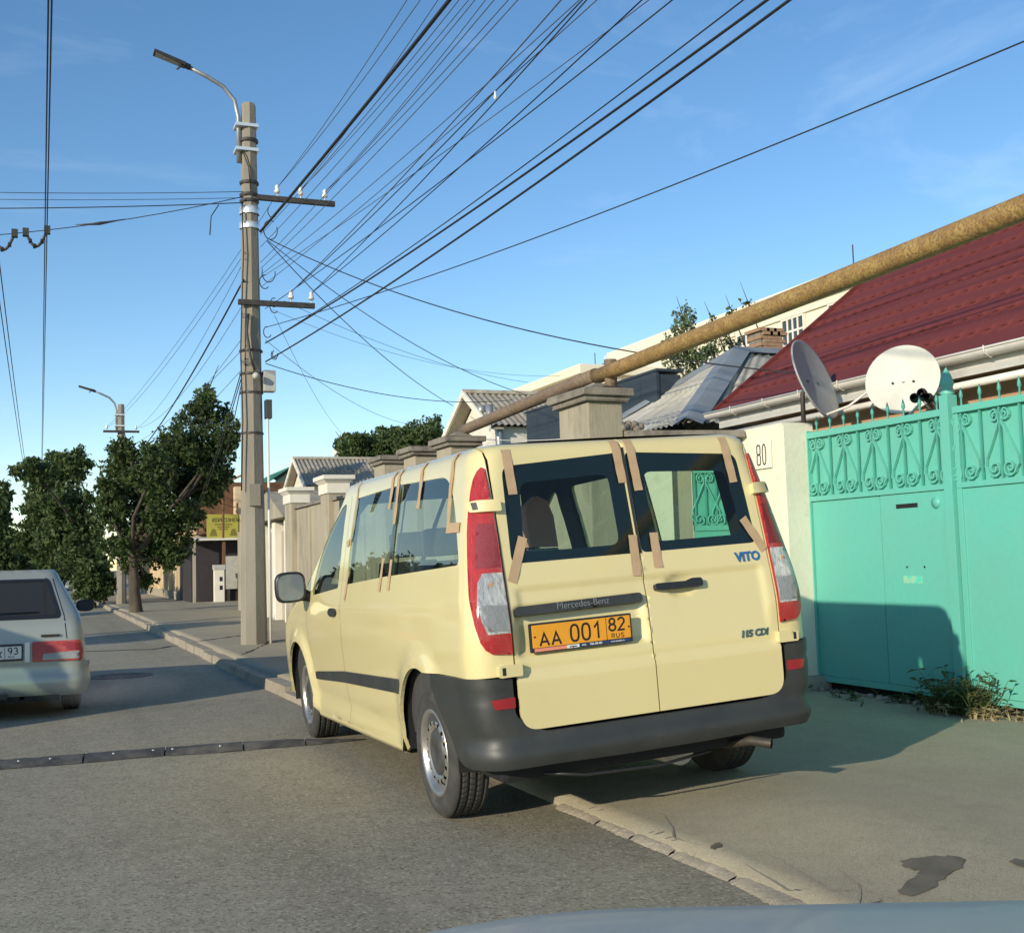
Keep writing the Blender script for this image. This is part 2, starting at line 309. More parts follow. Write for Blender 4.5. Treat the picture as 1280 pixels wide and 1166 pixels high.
GLY = {'A': [[(0, 0), (.5, 1), (1, 0)], [(.2, .33), (.8, .33)]], '1': [[(.12, .70), (.62, 1), (.62, 0)]], '0': [[(.5 + .5*np.sign(math.cos(t))*abs(math.cos(t))**.75, .5 + .5*np.sign(math.sin(t))*abs(math.sin(t))**.75) for t in np.linspace(0, 2*PI, 25)]],
 '8': [[(.5 + .42*math.cos(t), .76 + .24*math.sin(t)) for t in np.linspace(0, 2*PI, 17)], [(.5 + .5*math.cos(t), .26 + .26*math.sin(t)) for t in np.linspace(0, 2*PI, 17)]],
 '2': [[(.5 + .48*math.cos(t), .73 + .27*math.sin(t)) for t in np.linspace(R_(165), R_(-25), 10)] + [(.0, 0), (1, 0)]], '3': [[(.45 + .45*math.cos(t), .76 + .24*math.sin(t)) for t in np.linspace(R_(150), R_(-90), 10)], [(.45 + .52*math.cos(t), .26 + .26*math.sin(t)) for t in np.linspace(R_(90), R_(-150), 10)]],
 '9': [[(.5 + .46*math.cos(t), .72 + .28*math.sin(t)) for t in np.linspace(0, 2*PI, 17)], [(.96, .72), (.9, .4), (.5, 0)]], 'X': [[(0, 0), (1, 1)], [(0, 1), (1, 0)]],
 'R': [[(0, 0), (0, 1), (.6, 1), (.95, .88), (.95, .62), (.6, .5), (0, .5)], [(.5, .5), (1, 0)]], 'U': [[(0, 1), (0, .3), (.2, .03), (.8, .03), (1, .3), (1, 1)]], 'S': [[(.95, .85), (.75, 1), (.25, 1), (.02, .82), (.1, .6), (.9, .42), (1, .2), (.75, 0), (.25, 0), (.0, .15)]],
 '8n': [[(.5 + .5*math.copysign(min(1, abs(math.cos(t))*1.5), math.cos(t)), .76 + .24*math.sin(t)) for t in np.linspace(0, 2*PI, 21)], [(.5 + .5*math.copysign(min(1, abs(math.cos(t))*1.5), math.cos(t)), .26 + .26*math.sin(t)) for t in np.linspace(0, 2*PI, 21)]]}
def strokes(name, chars, w, h, gap, th, mt, parent, org, ex, ey):
    """plate-style lettering from pen strokes, laid on a plane (parent-local)"""
    ex, ey = np.array(ex, float), np.array(ey, float); org = np.array(org, float); en = np.cross(ex, ey); mb = MB(); tot = len(chars)*w + (len(chars) - 1)*gap; lay = 0
    for i, c in enumerate(chars):
        for pl_ in GLY[c]:
            q = [np.array([-tot/2 + i*(w + gap) + x*w, (y - .5)*h]) for x, y in pl_]; n = len(q); L = []; lay += 1; cl = np.linalg.norm(q[0] - q[-1]) < 1e-6
            for k in range(n):
                a = q[k] - q[k-1] if k else (q[-1] - q[-2] if cl else q[1] - q[0]); b = q[k+1] - q[k] if k < n-1 else (q[1] - q[0] if cl else q[k] - q[k-1]); a = a/(np.linalg.norm(a) + 1e-9); b = b/(np.linalg.norm(b) + 1e-9); t = a + b; t = t/(np.linalg.norm(t) + 1e-9); s = 1/max(.45, float(np.dot(t, a)))
                nr_ = np.array([-t[1], t[0]])*th/2*s; L += [org + ex*(q[k] + nr_)[0] + ey*(q[k] + nr_)[1] + en*.00005*lay, org + ex*(q[k] - nr_)[0] + ey*(q[k] - nr_)[1] + en*.00005*lay]
            mb.add(L, [(2*k, 2*k+1, 2*k+3, 2*k+2) for k in range(n-1)])
    return mb.build(name, mt, parent, local=True)
def smooth_tab(k, v, lo, hi, win):
    x = np.linspace(lo - .5, hi + .5, 1201); y = np.interp(x, k, v); dx = x[1] - x[0]; n = max(1, int(win/dx)) | 1
    if n > 1: y = np.convolve(np.pad(y, n//2, mode='edge'), np.ones(n)/n, 'valid')
    return lambda q: np.interp(q, x, y)
def sstep(a, b, x): t = np.clip((x - a)/(b - a), 0, 1); return t*t*(3 - 2*t)
def pip(P, poly):
    x, y = P[:, 0], P[:, 1]; r = np.zeros(len(P), bool); n = len(poly)
    for i in range(n):
        x0, y0 = poly[i]; x1, y1 = poly[(i+1) % n]
        c = ((y0 > y) != (y1 > y)) & (x < (x1 - x0)*(y - y0)/((y1 - y0) if y1 != y0 else 1e-12) + x0); r ^= c
    return r
def densify(poly, sp, closed=True):
    out = []; n = len(poly)
    for i in range(n if closed else n-1):
        a = np.array(poly[i], float); b = np.array(poly[(i+1) % n], float); k = max(1, int(np.linalg.norm(b - a)/sp))
        out += [a + (b - a)*j/k for j in range(k)]
    if not closed: out.append(np.array(poly[-1], float))
    return out
def rounded(poly, r, n=5):
    """round the corners of a polygon; r number or list"""
    out = []; N = len(poly)
    for i in range(N):
        p = np.array(poly[i], float); a = np.array(poly[i-1], float); b = np.array(poly[(i+1) % N], float); rr = r[i] if hasattr(r, '__len__') else r
        if rr <= 0: out.append(tuple(p)); continue
        da = (a - p); la = np.linalg.norm(da); db = (b - p); lb = np.linalg.norm(db); q = min(rr, la*.49, lb*.49); A = p + da/la*q; B = p + db/lb*q
        for j in range(n+1):
            t = j/n; out.append(tuple((1-t)**2*A + 2*t*(1-t)*p + t*t*B))
    return out
def cdt(outline, holes, sp):
    V = [Vector(p) for p in outline]; E = [(i, (i+1) % len(outline)) for i in range(len(outline))]
    for h in holes:
        b = len(V); V += [Vector(p) for p in h]; E += [(b + i, b + (i+1) % len(h)) for i in range(len(h))]
    O = np.array([list(p) for p in outline]); lo = O.min(0); hi = O.max(0)
    gx, gy = np.meshgrid(np.arange(lo[0] + sp*.5, hi[0], sp), np.arange(lo[1] + sp*.5, hi[1], sp)); G = np.stack([gx.ravel(), gy.ravel()], 1)
    k = pip(G, [tuple(p) for p in outline])
    for h in holes: k &= ~pip(G, [tuple(p) for p in h])
    G = G[k]; bd = np.array([list(v) for v in V]); keep = np.ones(len(G), bool)
    for i in range(0, len(G), 500):
        d = ((G[i:i+500, None, :] - bd[None])**2).sum(2).min(1); keep[i:i+500] = d > (.5*sp)**2
    V += [Vector(p) for p in G[keep]]
    r = delaunay_2d_cdt(V, E, [], 0, 1e-6); P = np.array([list(v) for v in r[0]]); Fc = np.array([list(f) for f in r[2]])
    cen = P[Fc].mean(1); k = pip(cen, [tuple(p) for p in outline])
    for h in holes: k &= ~pip(cen, [tuple(p) for p in h])
    return P, Fc[k]

# ------------------------------------------------------------------ a car body as a wrapped surface: A runs from the middle of the tail round the corner and along the side, V up
class Shell:
    LA = (.8, .2, 3., .4, .4)
    def __init__(s, w, yr, yf, rr, rfx, rfy, zt, r): s.w, s.yr, s.yf, s.rr, s.rfx, s.rfy, s.zt, s.r = w, yr, yf, rr, rfx, rfy, zt, r; s.Amax = sum(s.LA); s.Vmax = zt + r*PI/2
    def dims(s, V):
        V = np.asarray(V, float); z = np.minimum(V, s.zt); th = np.clip((V - s.zt)/s.r, 0, PI/2); off = s.r*(1 - np.cos(th))
        return s.w(z) - off, s.yr(z) + off, s.yf(z) - off, z + s.r*np.sin(th)
    def base(s, A, V):
        A = np.asarray(A, float); a = np.abs(A); W, Yr, Yf, z = s.dims(V); L = np.cumsum(s.LA)
        rr, rfx, rfy = s.rr, s.rfx, s.rfy
        x = a/L[0]*(W - rr); y = Yr + 0*a
        th = np.clip((a - L[0])/s.LA[1], 0, 1)*PI/2; k = a > L[0]; x = np.where(k, W - rr + rr*np.sin(th), x); y = np.where(k, Yr + rr - rr*np.cos(th), y)
        t = np.clip((a - L[1])/s.LA[2], 0, 1); k = a > L[1]; x = np.where(k, W, x); y = np.where(k, Yr + rr + t*(Yf - rfy - Yr - rr), y)
        th = np.clip((a - L[2])/s.LA[3], 0, 1)*PI/2; k = a > L[2]; x = np.where(k, W - rfx + rfx*np.cos(th), x); y = np.where(k, Yf - rfy + rfy*np.sin(th), y)
        t = np.clip((a - L[3])/s.LA[4], 0, 1); k = a > L[3]; x = np.where(k, (W - rfx)*(1 - t), x); y = np.where(k, Yf, y)
        return np.stack([x*np.sign(np.where(A == 0, 1, A)), y, z + 0*a], -1)
    def P(s, A, V, d=0.):
        A = np.asarray(A, float); V = np.asarray(V, float); e = 2e-3; a = np.abs(A); B = s.base(a, V)
        dA = s.base(np.minimum(a + e, s.Amax), V) - s.base(np.maximum(a - e, 1e-9), V); dV = s.base(a, np.minimum(V + e, s.Vmax)) - s.base(a, V - e)
        n = np.cross(dV, dA)*-1.; n /= (np.linalg.norm(n, axis=-1, keepdims=True) + 1e-12)
        # outward: away from the body's axis
        cen = np.stack([0*a, np.clip(B[..., 1], s.yr(1.) + .8, s.yf(.6) - 1.), 0*a + .9], -1); sg = np.sign(((B - cen)*n).sum(-1, keepdims=True)); n *= np.where(sg == 0, 1, sg)
        if callable(d): d = d(B, A, V)
        q = B + n*np.asarray(d)[..., None] if np.ndim(d) else B + n*d
        q[..., 0] *= np.sign(np.where(A == 0, 1, A)); return q
    def R(s, x, z):                                      # tail coordinate
        W, Yr, Yf, _ = s.dims(z); ax = abs(x); c = float(W) - s.rr
        a = ax/c*s.LA[0] if ax <= c else s.LA[0] + s.LA[1]*math.asin(min(1, (ax - c)/s.rr))/(PI/2)
        return (math.copysign(a, x), z)
    def C(s, deg, z, sg=-1): return (sg*(s.LA[0] + s.LA[1]*deg/90), z)
    def S(s, y, z, sg=-1):                                # side coordinate
        W, Yr, Yf, _ = s.dims(z); y0 = float(Yr) + s.rr; y1 = float(Yf) - s.rfy; L = np.cumsum(s.LA)
        if y < y0: a = L[0] + s.LA[1]*math.acos(max(-1, min(1, (y0 - y)/s.rr)))/(PI/2)
        elif y <= y1: a = L[1] + s.LA[2]*(y - y0)/(y1 - y0)
        else: a = L[2] + s.LA[3]*math.asin(min(1, (y - y1)/s.rfy))/(PI/2)
        return (sg*a, z)
    def FX(s, x, z, sg=-1):
        W = float(s.dims(z)[0]); L = np.cumsum(s.LA); c = W - s.rfx
        a = L[3] + s.LA[4]*(1 - abs(x)/c) if abs(x) <= c else L[2] + s.LA[3]*math.acos(min(1, (abs(x) - c)/s.rfx))/(PI/2)
        return (sg*a, z)
    def panel(s, name, outline, holes, sp, mt, parent, d=0., skirt=0., flip=None):
        ol = densify(outline, sp*.8); hs = [densify(h, sp*.8) for h in holes]
        P, Fc = cdt(ol, hs, sp); Q = s.P(P[:, 0], P[:, 1], d); mb = MB()
        mb.add(Q, [tuple(f) for f in Fc], True)
        if skirt:
            for lp in [ol] + hs:
                L = np.array([list(p) for p in lp]); a = s.P(L[:, 0], L[:, 1], d)
                dd = (lambda B, A, V: d(B, A, V) - skirt) if callable(d) else d - skirt
                b = s.P(L[:, 0], L[:, 1], dd); n = len(L); mb.add(np.concatenate([a, b]), [(i, (i+1) % n, n + (i+1) % n, n + i) for i in range(n)])
        return mb.build(name, mt, parent, local=True)
    def cap(s, name, mt, parent, crown=.015, d=0.):
        A = np.concatenate([np.linspace(0, s.Amax, 120), np.linspace(-s.Amax, 0, 120)[1:-1]]); P3 = s.P(A, 0*A + s.Vmax - 1e-4, 0.)
        z = P3[0, 2]; P, Fc = cdt([p[:2] for p in P3], [], .12); W = P3[:, 0].max()
        Z = z + crown*(1 - np.clip((P[:, 0]/W)**2, 0, 1)) + d; mb = MB(); mb.add(np.column_stack([P, Z]), [tuple(f) for f in Fc], True)
        return mb.build(name, mt, parent, local=True)

# ------------------------------------------------------------------ the setting: ground, road, pavement, kerb
struct('ground', MB().box(-1500, 1500, -200, 3000, -.6, -.03), 'earth')
road_poly = [(-6.2, -25), (3.0, -25), (3.0, 9.), (2.5, 12), (2.45, 30), (2.3, 60), (2.0, 140), (2.0, 420), (-6.2, 420)]
road = struct('road', MB().prism([(x, y, -.02) for x, y in road_poly], (0, 0, .02)), 'road')
def kerb_x(y): return float(np.interp(y, [-30, 4, 6, 14, 30, 60, 140], [2.70, 2.66, 2.60, 2.42, 2.36, 2.18, 2.0]))
def pav_z(x, y):
    k = .035 + .095*sstep(9.2, 11.5, y); h = .10 + .03*sstep(9.2, 11.5, y)
    return k + (h - k)*sstep(0, 1.0, x - kerb_x(y)) + .006*np.sin(x*2.1 + y*1.3) - .004*np.cos(y*2.7 - x)
ys = np.concatenate([np.arange(-12, 14, .4), np.arange(14, 40, 1.), np.arange(40, 200, 8.)]); ts = np.concatenate([[0], np.linspace(0.001, 1, 7), np.array([1.4, 2, 2.6, 3.2, 4, 6, 9])])
P = np.zeros((len(ys), len(ts), 3))
for i, y in enumerate(ys):
    for j, t in enumerate(ts): P[i, j] = (kerb_x(y) + t, y, -.05 if j == 0 else pav_z(kerb_x(y) + t, y))
struct('pavement', MB().grid(P), 'pavement')
kerb = struct('kerb', MB().add([(kerb_x(y) + dx, y, z) for y in np.arange(9.5, 61, 1.) for dx, z in ((-.14, .0), (-.14, .05), (.05, .05))], [(i*3 + a, i*3 + a + 1, i*3 + a + 4, i*3 + a + 3) for i in range(51) for a in (0, 1)]), 'kerb')
y = 9.9
while y < 60:                                                     # kerb stones one by one
    L = 1.0; x0, x1 = kerb_x(y), kerb_x(y + L); zt = .105 + random.uniform(-.018, .014) - (.06 if y < 11 else 0); j = random.uniform(-.012, .012); g = .008
    p = [(x0 - .17 + j, y + g, -.03), (x0 - .005 + j, y + g, -.03), (x1 - .005 + j, y + L - g, -.03), (x1 - .17 + j, y + L - g, -.03)]
    q = [(x0 - .155 + j, y + g, zt + .008), (x0 - .005 + j, y + g, zt + .012), (x1 - .005 + j, y + L - g, zt + .012), (x1 - .155 + j, y + L - g, zt + .008)]
    MB().hexa(p + q).build('kerb_stone', 'kerb', kerb); y += L
pts = [onz(u, v, .03) for u, v in ((990, 1130), (915, 1092), (840, 1060), (790, 1040), (748, 1022), (697, 1002))]     # the broken kerb in front of the driveway
for i in range(len(pts) - 1):
    a, b = pts[i][:2], pts[i+1][:2]; n = 26; gx = []
    t = np.linspace(.02, .98, n); d = (b - a)/np.linalg.norm(b - a); nr = np.array([-d[1], d[0]])*-1
    prof = [(-.03, -.01), (-.01, .012), (.02, .026), (.07, .034), (.12, .036), (.17, .030)]; G = np.zeros((n, len(prof), 3))
    for k in range(n):
        for j, (o_, z_) in enumerate(prof):
            e = min(1, 6*min(t[k], 1 - t[k]) + .3); w_ = 1 + .12*math.sin(7*t[k] + i*2) + rng.normal(0, .04)
            G[k, j, :2] = a + (b - a)*t[k] + nr*(o_*w_ + rng.normal(0, .003)); G[k, j, 2] = z_*(.6 + .4*e)*(.8 + .2*((i*37) % 5)/4) + rng.normal(0, .002)
    MB().grid(G, True).build('broken_kerb_stone', 'kerb', kerb)
# tar seams, cracks and one painted pole shadow in the road surface: parts of the road
def strip_on_ground(name, pix, w, mt, parent, z=.004, zf=None, taper=True):
    P3 = densify([onz(u, v, z)[:2] for u, v in pix], .12, False); n = len(P3); G = np.zeros((n, 2, 3))
    for i in range(n):
        t = P3[min(i+1, n-1)] - P3[max(i-1, 0)]; t = t/np.linalg.norm(t); nr = np.array([-t[1], t[0]]); ww = w*(.6 + .8*random.random())*(min(1, 5*min(i, n-1-i)/n + .15) if taper else 1)
        j = rng.normal(0, w*.35)
        for k, s_ in ((0, -.5), (1, .5)):
            q = P3[i] + nr*(s_*ww + j); G[i, k] = (*q, (zf(q[0], q[1]) + .004) if zf else z)
    return MB().grid(G, False).build(name, mt, parent)
strip_on_ground('seam_shadow_strip', [(80, 815), (130, 813), (190, 811), (228, 806)], .10, 'tar', road)
strip_on_ground('seam_shadow_strip', [(60, 872), (0, 876)], .05, 'tar', road)
pave = bpy.data.objects['pavement']
def pcrack(pix, w): return strip_on_ground('crack', [tuple(p) for p in pix], w, 'kerb', pave, .10, pav_z)
pcrack([(828, 1005), (838, 1018), (842, 1030), (872, 1038)], .014); pcrack([(950, 1048), (1000, 1070), (1040, 1090), (1075, 1092), (1120, 1105)], .016)
pcrack([(1045, 1070), (1075, 1087), (1072, 1110)], .012); pcrack([(930, 1060), (985, 1090), (1010, 1088)], .010)
strip_on_ground('seam_shadow_strip', [(232, 803), (300, 795), (345, 790)], .06, 'tar', pave, .13, pav_z)
strip_on_ground('seam_shadow_strip', [(300, 820), (335, 803), (366, 798)], .03, 'tar', pave, .13, pav_z)  # far part is a dark strip painted along the pole's cast shadow
# manhole cover
c = onz(150, 845); mh = thing('manhole_cover', (c[0], c[1], 0), 'round cast iron manhole cover sunk in asphalt beside silver hatchback', 'manhole cover')
MB().lathe([(.36, .0), (.36, .008), (.31, .010), (.305, .006), (0.001, .007)], c).build('cover', 'iron', mh); MB().lathe([(.40, .001), (.40, .006), (.365, .007), (.365, 0)], c, n=32).build('frame_ring', 'tar', mh)
for k in range(6):
    for j in range(6):
        q = (c[0] - .2 + .08*k, c[1] - .2 + .08*j, .007); MB().box(q[0] - .025, q[0] + .025, q[1] - .025, q[1] + .025, .004, .011).build('tread_stud', 'iron', mh) if (k-2.5)**2 + (j-2.5)**2 < 9 else None
# rubber speed bump bolted to the road
sb = thing('speed_bump', (1.0, 8.9, 0), 'flattened black rubber speed bump bolted across the asphalt', 'speed bump')
path = [(-.9, 9.02), (-.28, 8.98), (.3, 8.95), (.85, 8.93), (1.4, 8.86), (1.85, 8.80), (2.3, 8.72)]; wid = [.36, .36, .34, .32, .34, .24, .03]
for i in range(6):
    n = 8; G = np.zeros((n, 7, 3))
    for k in range(n):
        t = .012 + .976*k/(n-1); a = np.array(path[i]); b = np.array(path[i+1]); c2 = a + (b - a)*t; w_ = wid[i] + (wid[i+1] - wid[i])*t
        for j in range(7):
            s_ = -1 + j/3; G[k, j] = (c2[0] + .02*s_, c2[1] + s_*w_*.5*(1 + .08*math.sin(c2[0]*7 + j)), .004 + .034*(1 - abs(s_)**2.4)*min(1, w_/.3) + (rng.normal(0, .0015)))
    seg = MB().grid(G, True).build('rubber_segment', 'rubber', sb)
    for t in (.2, .75):
        if i == 5: break
        a = np.array(path[i]) + (np.array(path[i+1]) - np.array(path[i]))*t
        MB().lathe([(.011, .03), (.011, .040), (.001, .042)], (a[0] + random.uniform(-.1, .1), a[1] - .06, 0), n=8).build('bolt', 'galv', seg) if random.random() < .8 else None
# oil / water stains on the pavement
def blob(name, pix, label, cat, mt='wet', z=None, group=None):
    q = [onz(u, v, .075)[:2] for u, v in pix]; q = rounded(q, .05, 3); cx = np.mean(q, 0); o = thing_mesh = MB()
    q = [p + rng.normal(0, .008, 2) for p in densify(q, .05)]
    Pp, Fc = cdt([Vector(p) for p in q], [], .12); mb = MB(); mb.add([(x, y, float(pav_z(x, y)) + .004) for x, y in Pp], [tuple(f) for f in Fc], True)
    return tag(mb.build(name, mt), label, cat, group)
blob('puddle', [(1120, 1074), (1165, 1072), (1200, 1074), (1206, 1085), (1180, 1094), (1160, 1105), (1138, 1111), (1122, 1104), (1135, 1092), (1155, 1087), (1130, 1082)], 'dark wet stain with forked outline drying on the pavement', 'stain')
blob('puddle', [(1262, 1080), (1285, 1080), (1300, 1088), (1275, 1090)], 'small rounded wet stain on pavement by the forked stain', 'stain')
blob('puddle', [(1080, 1115), (1098, 1109), (1102, 1115), (1086, 1122)], 'tiny dark wet spot beside the broken kerb end', 'stain')
blob('puddle', [(884, 1046), (900, 1044), (902, 1049), (888, 1051)], 'tiny dark wet spot on pavement behind the van exhaust', 'stain')
# ------------------------------------------------------------------ the cream van
RWc = .91; VT = Vector((2.844, 5.895, 0)); 
van = thing('van', VT, 'cream passenger van with taped windows parked half on the pavement', 'van')
VM = Matrix.Translation(VT) @ Matrix.Rotation(-.0057, 4, 'Z') @ Matrix.Rotation(-.002, 4, 'X') @ Matrix.Translation((-RWc, 0, 0)) @ Matrix.Rotation(-.0537, 4, 'Y') @ Matrix.Translation((RWc, 0, 0))
van.matrix_world = VM; VMn = np.array(VM); VMi = np.linalg.inv(VMn)
vC = VMi[:3, :3] @ CC + VMi[:3, 3]
vw = smooth_tab([.2, .30, .5, .9, 1.15, 1.5, 1.80], [.88, .905, .935, .95, .925, .86, .795], .2, 1.9, .10)
vyr = smooth_tab([0, 1.02, 1.90], [-.83, -.83, -.655], .2, 1.9, .12)
vyf = smooth_tab([.2, .45, .7, .85, .95, 1.05, 1.14, 1.2, 1.42, 1.61, 1.80, 1.9], [3.92, 4.0, 4.0, 3.95, 3.8, 3.5, 3.2, 3.08, 2.75, 2.48, 2.2, 2.05], .2, 1.9, .06)
VS = Shell(vw, vyr, vyf, .13, .5, .24, 1.80, .09)
def vray(u, v): return VMi[:3, :3] @ ray(u, v)
def side_pt(u, v):
    d = vray(u, v); x = -.93
    for _ in range(8): p = vC + d*(x - vC[0])/d[0]; x = -float(vw(p[2]))
    return p[1], p[2]
def rear_pt(u, v):
    d = vray(u, v); y = -.83
    for _ in range(8): p = vC + d*(y - vC[1])/d[1]; y = float(vyr(p[2]))
    return p[0], p[2]
TOP = VS.Vmax - 1e-4
DX = .742
def mir(poly): return [(-a, v) for a, v in poly]
def arch(cy, cz, r, a0, a1, n=16): return [VS.S(cy + r*math.cos(R_(a0 + (a1 - a0)*i/n)), cz + r*math.sin(R_(a0 + (a1 - a0)*i/n))) for i in range(n+1)]
def dense_side(pts, n=6):                              # straight lines in (y, z) become curves in (A, V)
    out = []
    for i in range(len(pts)):
        a, b = pts[i], pts[(i+1) % len(pts)]
        for k in range(n): out.append(VS.S(a[0] + (b[0] - a[0])*k/n, a[1] + (b[1] - a[1])*k/n))
    return out
def dense_rear(pts, n=6, closed=True):
    out = []
    for i in range(len(pts) if closed else len(pts)-1):
        a, b = pts[i], pts[(i+1) % len(pts)]
        for k in range(n): out.append(VS.R(a[0] + (b[0] - a[0])*k/n, a[1] + (b[1] - a[1])*k/n))
    if not closed: out.append(VS.R(*pts[-1]))
    return out
# window outlines (left side; mirrored for the right)
WQ = rounded([(.60, 1.262), (.60, 1.785), (-.28, 1.765), (-.45, 1.60), (-.60, 1.315)], [.03, .03, .18, .12, .05], 6)
WS = rounded([(1.645, 1.205), (1.66, 1.765), (.64, 1.786), (.64, 1.262)], [.04, .05, .03, .03], 5)
WF = rounded([(2.70, 1.115), (2.52, 1.40), (2.26, 1.60), (2.00, 1.735), (1.89, 1.75), (1.86, 1.18)], [.05, .1, .1, .06, .04, .03], 4)
aQ, aS, aF = dense_side(WQ, 2), dense_side(WS, 3), dense_side(WF, 3)
WL = rounded([(-.668, 1.775), (-.012, 1.815), (-.012, 1.302), (-.690, 1.302)], [.05, .03, .03, .04], 4)
aRL = dense_rear(WL, 3); aRR = mir(aRL)
wind = [VS.FX(.0, 1.17), VS.FX(.4, 1.17), VS.FX(.72, 1.19), VS.FX(.70, 1.45), VS.FX(.66, 1.68), VS.FX(.60, 1.78), VS.FX(.3, 1.79), VS.FX(0., 1.79)]
wind = [(a + (.001 if abs(abs(a) - VS.Amax) < 1e-6 else 0), v) for a, v in wind]
edge = dense_rear([(-DX, TOP), (-DX + .005, 1.6), (-DX, 1.3), (-DX, .79)], 8, False)
sill_f, sill_r = 2.745, .43
out = edge + [VS.C(45, .785), VS.S(-.55, .782), VS.S(-.20, .775)] + arch(0, .37, .415, 105, 0) + [VS.S(.425, .30), VS.S(.45, .285)] + [VS.S(y, .285 - .02*(y - .45)) for y in (1., 1.6, 2.2, 2.7)] + arch(3.2, .335, .42, 190, 10) + [VS.S(3.66, .26), VS.FX(.5, .25), VS.FX(0, .25)] + [VS.FX(0, z) for z in (.5, .9, 1.05, 1.17)] + wind[1:-1] + [VS.FX(0, 1.79), VS.FX(0, TOP)] + [(-a, TOP) for a in np.linspace(VS.Amax, 1.0, 40)[1:]]
def d_side(B, A, V):
    y, z = B[..., 1], B[..., 2]; d = 0*y
    cz = 1.05 - .10*np.clip((y - 1.2), 0, 9)**2*.35 - .02*(y - .3)            # soft waist crease
    d += .010*sstep(cz - .055, cz - .005, z)*(1 - sstep(cz + .01, cz + .14, z))*(1 - sstep(2.5, 3.0, y))*sstep(-.5, -.1, y)
    for cy, cz_ in ((0, .37), (3.2, .335)):                                   # flared wheel arch lips
        r = np.hypot(y - cy, z - cz_); d += .028*(1 - sstep(.44, .53, r))*(z > .3)
    d += .022*(1 - sstep(.31, .40, z))*(y > .4)*(y < 2.8)                     # rounded sill
    d -= .010*np.exp(-((z - .415)/.02)**2)*(y > .45)*(y < 2.7)
    return d
for sg, o_ in ((-1, out), (1, mir(out))):
    holes = [aQ, aS, aF] if sg < 0 else [mir(aQ), mir(aS), mir(aF)]
    bs = VS.panel('body_side', o_, holes, .045, 'cream', van, d_side, .02)
    for h, nm in zip(holes, ('quarter_window', 'sliding_door_window', 'front_door_window')):
        VS.panel(nm, h, [], .12, 'vglass', van, -.004)
    c_ = [np.mean([p[0] for p in holes[0] ]), 0]
    # black strip between the two big side windows, drawn over the pillar
    bl = [(VS.S(y, z)[0]*(-sg if sg > 0 else 1)*1., z) for y, z in densify([(.592, 1.256), (.592, 1.79), (.648, 1.79), (.648, 1.256)], .03)]
    bl = [(-abs(a)*(-1 if sg > 0 else 1), z) for a, z in bl]
    VS.panel('window_divider', bl, [], .05, 'frit', bs, .002)
    # door gaps: thin dark lines just proud of the paint
    def gap(pts, w=.0032, nm='door_gap'):
        mb = MB(); q = densify(pts, .04, False); G = np.zeros((len(q), 2, 3))
        for i, p in enumerate(q):
            t = q[min(i+1, len(q)-1)] - q[max(i-1, 0)]; t /= np.linalg.norm(t); n_ = np.array([-t[1], t[0]])
            for k, s_ in ((0, -1), (1, 1)):
                yy, zz = p + n_*s_*w/2; A_, V_ = VS.S(yy, zz, sg); G[i, k] = VS.P(np.array([A_]), np.array([V_]), lambda B, A, V: d_side(B, A, V) + .0015)[0]
        return mb.grid(G, False).build(nm, 'seam', bs, local=True)
    gap([(1.765, 1.79), (1.755, 1.2), (1.74, .8), (1.72, .32)])
    gap([(2.86, 1.08), (2.84, .95), (2.80, .78), (2.70, .55)])
    # side rubbing strip, tapering to the front
    st = rounded([(.40, .612), (.40, .690), (1.75, .632), (2.62, .565), (2.62, .512), (1.75, .56)], [.005, .005, .0, .02, .02, 0], 3)
    st = [VS.S(y, z, sg) for y, z in densify(st, .08)]
    VS.panel('rubbing_strip', st, [], .08, 'plastic', van, lambda B, A, V: d_side(B, A, V)*.6 + .016, .02)
    # door handle
    hp = side_pt(414, 763); hy, hz = 1.93, 1.015
    hb = [VS.S(hy + .10*math.cos(t), hz + .030*math.sin(t), sg) for t in np.linspace(0, 2*PI, 14)[:-1]]
    VS.panel('door_handle', hb, [], .03, 'black', van, .028, .03)
    G = np.zeros((12, 6, 3))
    for i, y in enumerate(np.linspace(.45, 2.73, 12)):
        zc = .285 - .02*(y - .45)
        for k, (dx, dz) in enumerate(((-.012, .05), (.006, .045), (.010, .01), (.004, -.012), (-.03, -.02), (-.10, -.02))): G[i, k] = (sg*(float(vw(zc)) + dx + .018), y, zc + dz)
    MB().grid(G).build('sill', 'cream', van, local=True)
    # wheel-arch liner
    for cy, cz_, r in ((0, .37, .43), (3.2, .335, .435)):
        mb = MB(); G = np.zeros((17, 3, 3))
        for i, t in enumerate(np.linspace(-10, 190, 17)):
            for k, xx in enumerate((.915, .80, .55)): G[i, k] = (sg*xx, cy + r*math.cos(R_(t)), cz_ + r*math.sin(R_(t)))
        mb.grid(G); mb.add([(sg*.55, cy + r*math.cos(R_(t)), cz_ + r*math.sin(R_(t))) for t in np.linspace(-10, 190, 17)], [tuple(range(17))]); mb.build('wheel_arch_liner', 'seam', van, local=True)
VS.panel('windscreen', [(a, v) for a, v in wind] + [(-a, v) for a, v in wind[::-1]][1:-1], [], .15, 'vglass', van, -.004) if False else None
for sg in (-1, 1): VS.panel('windscreen', [(a*-sg, v) for a, v in wind], [], .12, 'vglass', van, -.002)
VS.cap('roof', 'cream', van, .012)
